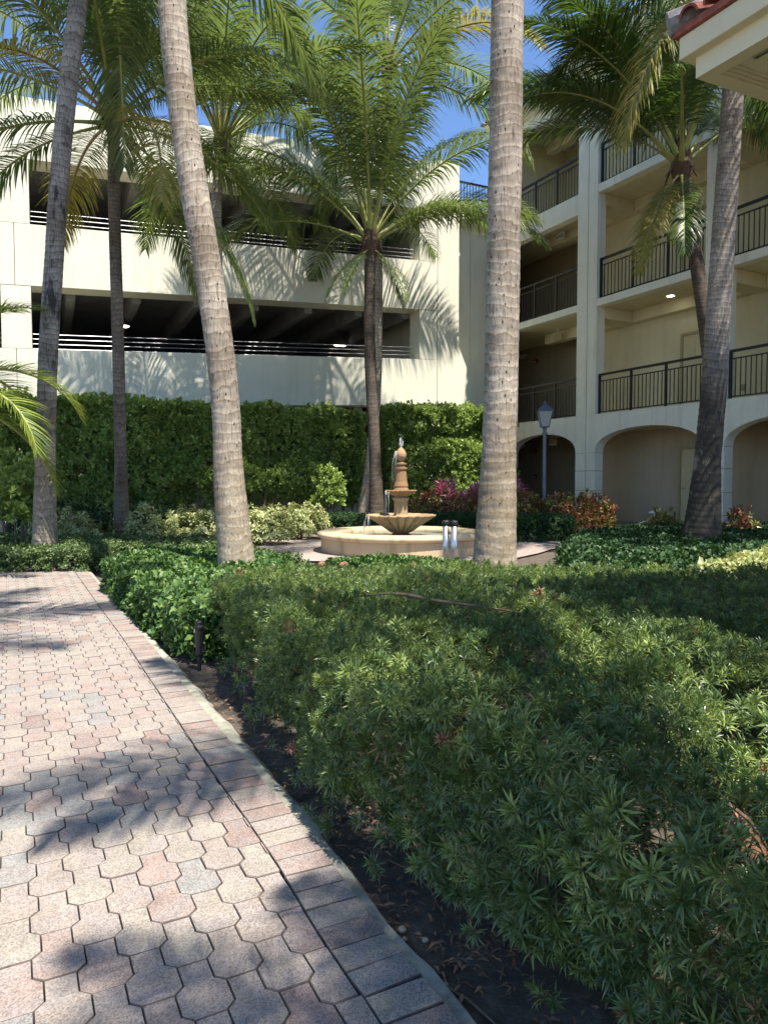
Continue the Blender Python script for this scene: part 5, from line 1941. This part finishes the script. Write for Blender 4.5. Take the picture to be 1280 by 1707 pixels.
# ------------------------------------------------------------------ lamps, bollards, stake
def street_lamp():
    x, y = 3.83, 17.0
    c = Vector((x, y, 0))
    g = thing('street_lamp', c, 'slate-grey post lamp with four-sided lantern before the small arch', 'street lamp')
    obj('base', MB().lathe([(0.14, -0.05), (0.14, 0.06), (0.10, 0.12), (0.085, 0.35), (0.06, 0.40)], 20, c), 'lamp_metal', g, smooth=False)
    obj('post', MB().lathe([(0.052, 0.40), (0.045, 2.35), (0.06, 2.36), (0.06, 2.40), (0.04, 2.42), (0.045, 2.50), (0.07, 2.54)], 20, c), 'lamp_metal', g)
    ang = rad(38)
    def sq(s, z):
        return [c + Vector((s * math.cos(ang + k * math.pi / 2), s * math.sin(ang + k * math.pi / 2), z)) for k in range(4)]
    lo, hi = sq(0.13, 2.55), sq(0.235, 2.90)
    cage = obj('lantern_cage', MB().prism(sq(0.15, 2.535), UP * 0.02).prism(sq(0.25, 2.90), UP * 0.025), 'lamp_metal', g)
    for k in range(4):
        obj('cage_bar', MB().tube([lo[k], hi[k]], 0.012, 6), 'lamp_metal', cage)
        k2 = (k + 1) % 4
        i = 0.96
        cc = (lo[0] + lo[2]) / 2
        ch = (hi[0] + hi[2]) / 2
        q = [cc + (lo[k] - cc) * i, cc + (lo[k2] - cc) * i, ch + (hi[k2] - ch) * i, ch + (hi[k] - ch) * i]
        nn = (q[1] - q[0]).cross(q[3] - q[0]).normalized()
        obj('glass_pane', MB().prism(q, nn * 0.004), 'glass', cage)
    rf = MB()
    a, b = sq(0.285, 2.926), sq(0.12, 3.03)
    d = sq(0.05, 3.08)
    for k in range(4):
        k2 = (k + 1) % 4
        rf.poly([a[k], a[k2], b[k2], b[k]])
        rf.poly([b[k], b[k2], d[k2], d[k]])
    rf.poly(a[::-1])
    rf.poly(d)
    obj('lantern_roof', rf, 'lamp_metal', g)
    obj('finial', MB().lathe([(0.05, 3.08), (0.03, 3.10), (0.035, 3.125), (0.012, 3.15), (0.004, 3.20)], 12, c), 'lamp_metal', g, smooth=True)
    obj('bulb', MB().lathe([(0.02, 2.56), (0.035, 2.62), (0.045, 2.70), (0.03, 2.76), (0.005, 2.78)], 12, c), 'white', g, smooth=True)


street_lamp()


def bollard(x, y, label):
    c = Vector((x, y, 0))
    g = thing('bollard_light', c, label, 'bollard light', 'twin bollard lights by the fountain')
    obj('tube', MB().lathe([(0.047, -0.05), (0.047, 0.585)], 24, c), 'stainless', g, smooth=True)
    obj('louvre', MB().lathe([(0.03, 0.585), (0.03, 0.625)], 18, c), 'dark', g)
    obj('cap', MB().lathe([(0.056, 0.61), (0.058, 0.65), (0.05, 0.668), (0.01, 0.672)], 24, c), 'black', g)


bollard(0.915, 10.5, 'stainless bollard light with black cap, left of the pair by the basin')
bollard(1.03, 10.42, 'stainless bollard light with black cap, right of the pair by the basin')

c = Vector((-1.26, 4.80, 0))
g = thing('stake_light', c, 'short black stake light at the left corner of the big hedge', 'path light')
obj('stake', MB().lathe([(0.012, -0.1), (0.016, 0.05), (0.024, 0.07), (0.024, 0.12)], 12, c), 'black', g)
obj('housing', MB().lathe([(0.026, 0.12), (0.028, 0.24), (0.033, 0.245), (0.033, 0.262), (0.024, 0.27), (0.024, 0.29), (0.012, 0.30)], 16, c), 'black', g)
c = Vector((6.67, 17.5, 0))
g = thing('mushroom_light', c, 'small white-capped path light between the yellow croton and the arcade', 'path light')
obj('stem', MB().lathe([(0.012, -0.05), (0.012, 0.47)], 8, c), 'white', g)
obj('cap', MB().lathe([(0.15, 0.46), (0.14, 0.49), (0.05, 0.52), (0.01, 0.525)], 20, c), 'white', g, smooth=True)


# ------------------------------------------------------------------ small natural litter
def frond_stick():
    mb = MB()
    P = [(-0.16, 3.98, 0.60), (0.02, 3.86, 0.635), (0.12, 3.79, 0.64), (0.26, 3.66, 0.63), (0.5, 3.5, 0.625), (0.72, 3.44, 0.60)]
    mb.tube(P, [0.004, 0.006, 0.011, 0.009, 0.006, 0.003], 7)
    tag(obj('dry_stalk', mb, 'twig', smooth=True), 'long dry palm stalk lying across the top of the hedge', 'stick')
    o = tag(obj('dry_sprig', MB().tube([(0.80, 1.62, 0.50), (0.84, 1.60, 0.47), (0.87, 1.58, 0.42)], [0.005, 0.004, 0.003], 6), 'twig'), 'rust-brown dead sprig hanging on the near right of the hedge', 'dead sprig')
    rng = np.random.default_rng(3)
    for k in range(13):
        f = k / 12
        b = np.array([0.86 - 0.055 * f, 1.58 + 0.03 * f, 0.42 + 0.07 * f])
        d = np.array([rng.uniform(-1, 0.7), rng.uniform(-0.9, 0.1), rng.uniform(-1.2, -0.3)])
        v, t = leaf_tris(b, d, np.array([0, -0.6, 1.0]), 0.075 * rng.uniform(.7, 1.1), 0.013, 0.5, 'lance')
        me = mesh_tris('dead_leaf', v, t, None, ('dryleaf',))
        put('leaf', me, o)


frond_stick()


def husks():
    for k, (x, y, r, lab) in enumerate(((-0.82, 8.6, 0.065, 'brown fallen coconut husk left of the basin, darker one'), (-0.55, 8.65, 0.07, 'brown fallen coconut husk nearer the basin, paler one'))):
        mb = MB()
        prof = [(0.01, 0)] + [(r * math.sin(math.pi * f) ** 0.7, 2.0 * r * f) for f in (0.08, 0.2, 0.35, 0.5, 0.65, 0.8, 0.92)] + [(0.01, 2.0 * r)]
        mb.lathe(prof, 20, (0, 0, 0), lambda a, r_, z: 1 + 0.14 * math.cos(3 * a) + 0.08 * noise.noise((math.cos(a) * 4, math.sin(a) * 4, z * 20)))
        rot = Matrix.Rotation(rad(72 + 10 * k), 3, 'Y') @ Matrix.Rotation(0.5 * k, 3, 'X')
        mb.v = [tuple(rot @ Vector(v) + Vector((x, y, 0.20))) for v in mb.v]
        tag(obj('coconut_husk', mb, 'husk', smooth=True), lab, 'coconut husk')
    # bending dry stalk over the right ground cover
    mb = MB()
    mb.tube([(5.1, 14.7, 0.2), (5.25, 14.7, 0.36), (5.5, 14.65, 0.45), (5.8, 14.6, 0.42), (6.05, 14.55, 0.32)], [0.011, 0.012, 0.011, 0.010, 0.006], 7)
    tag(obj('bent_stalk', mb, 'pebble', smooth=True), 'pale dry stalk arching over the ground cover by the walk', 'stick')
    for k, (x, y, s, lab) in enumerate(((0.052, 1.985, 0.014, 'pale pebble on the soil beside the path edge, larger one'), (0.058, 1.945, 0.009, 'tiny pale pebble touching the larger pebble'), (0.115, 1.94, 0.011, 'round pebble on the soil nearer the hedge'), (0.155, 1.76, 0.011, 'whitish pebble on the soil near the bottom edge'))):
        mb = MB()
        mb.lathe([(0.001, -s * .5), (s * .8, -s * .35), (s, 0), (s * .8, s * .4), (0.001, s * .6)], 10, (x, y, -0.043 + s * 0.4), lambda a, r, z: 1 + 0.18 * noise.noise((math.cos(a) * 2 + k, math.sin(a) * 2, z * 40)))
        tag(obj('pebble', mb, 'pebble', smooth=True), lab, 'pebble')


husks()


def litter():
    rng = np.random.default_rng(8)
    V, T, MI = [], [], []
    k = 0
    mb = MB()
    for p in edge_curve:
        pass
    E = [p for p in edge_curve if 0.6 < p.y < 5.6]
    for i in range(1500):
        p = E[rng.integers(len(E))]
        off = rng.uniform(0.235, 0.75)
        x, y = p.x + off * 0.86 + rng.uniform(-.05, .05), p.y + off * 0.46 + rng.uniform(-.05, .05)
        a = rng.uniform(0, 6.28)
        d = np.array([math.cos(a), math.sin(a), rng.uniform(-0.1, 0.25)])
        v, t = leaf_tris(np.array([x, y, -0.040 + rng.uniform(0, 0.014)]), d, np.array([rng.uniform(-.5, .5), rng.uniform(-.5, .5), 1.0]), rng.uniform(0.02, 0.055), rng.uniform(0.004, 0.012), 0.4, 'lance')
        V.append(v)
        T.append(t + k)
        MI += [int(rng.random() < 0.4)] * 4
        k += 5
    me = mesh_tris('leaf_litter', np.concatenate(V), np.concatenate(T), MI, ('dryleaf', 'twig'))
    tag(put('leaf_litter', me), 'dry leaf litter scattered on the bare soil strip', None, None, 'stuff')
    for k, (x, y, a, l, lab) in enumerate(((0.02, 2.35, -1.0, 0.30, 'thin curved twig on the soil strip beside the path, middle one'), (0.10, 1.80, -0.9, 0.42, 'long thin twig along the path edge near the bottom'), (-0.72, 3.75, 0.25, 0.38, 'bent twig on the soil under the hedge side, farthest one'))):
        d = Vector((math.cos(a), math.sin(a), 0))
        n_ = Vector((-d.y, d.x, 0))
        b = Vector((x, y, -0.034))
        mb = MB()
        mb.tube([b, b + d * l * .35 + n_ * 0.02 + UP * 0.006, b + d * l * .7 + n_ * 0.015, b + d * l - n_ * 0.02], [0.004, 0.0035, 0.003, 0.0015], 6)
        tag(obj('twig', mb, 'twig', smooth=True), lab, 'twig', 'twigs on the soil strip')


litter()
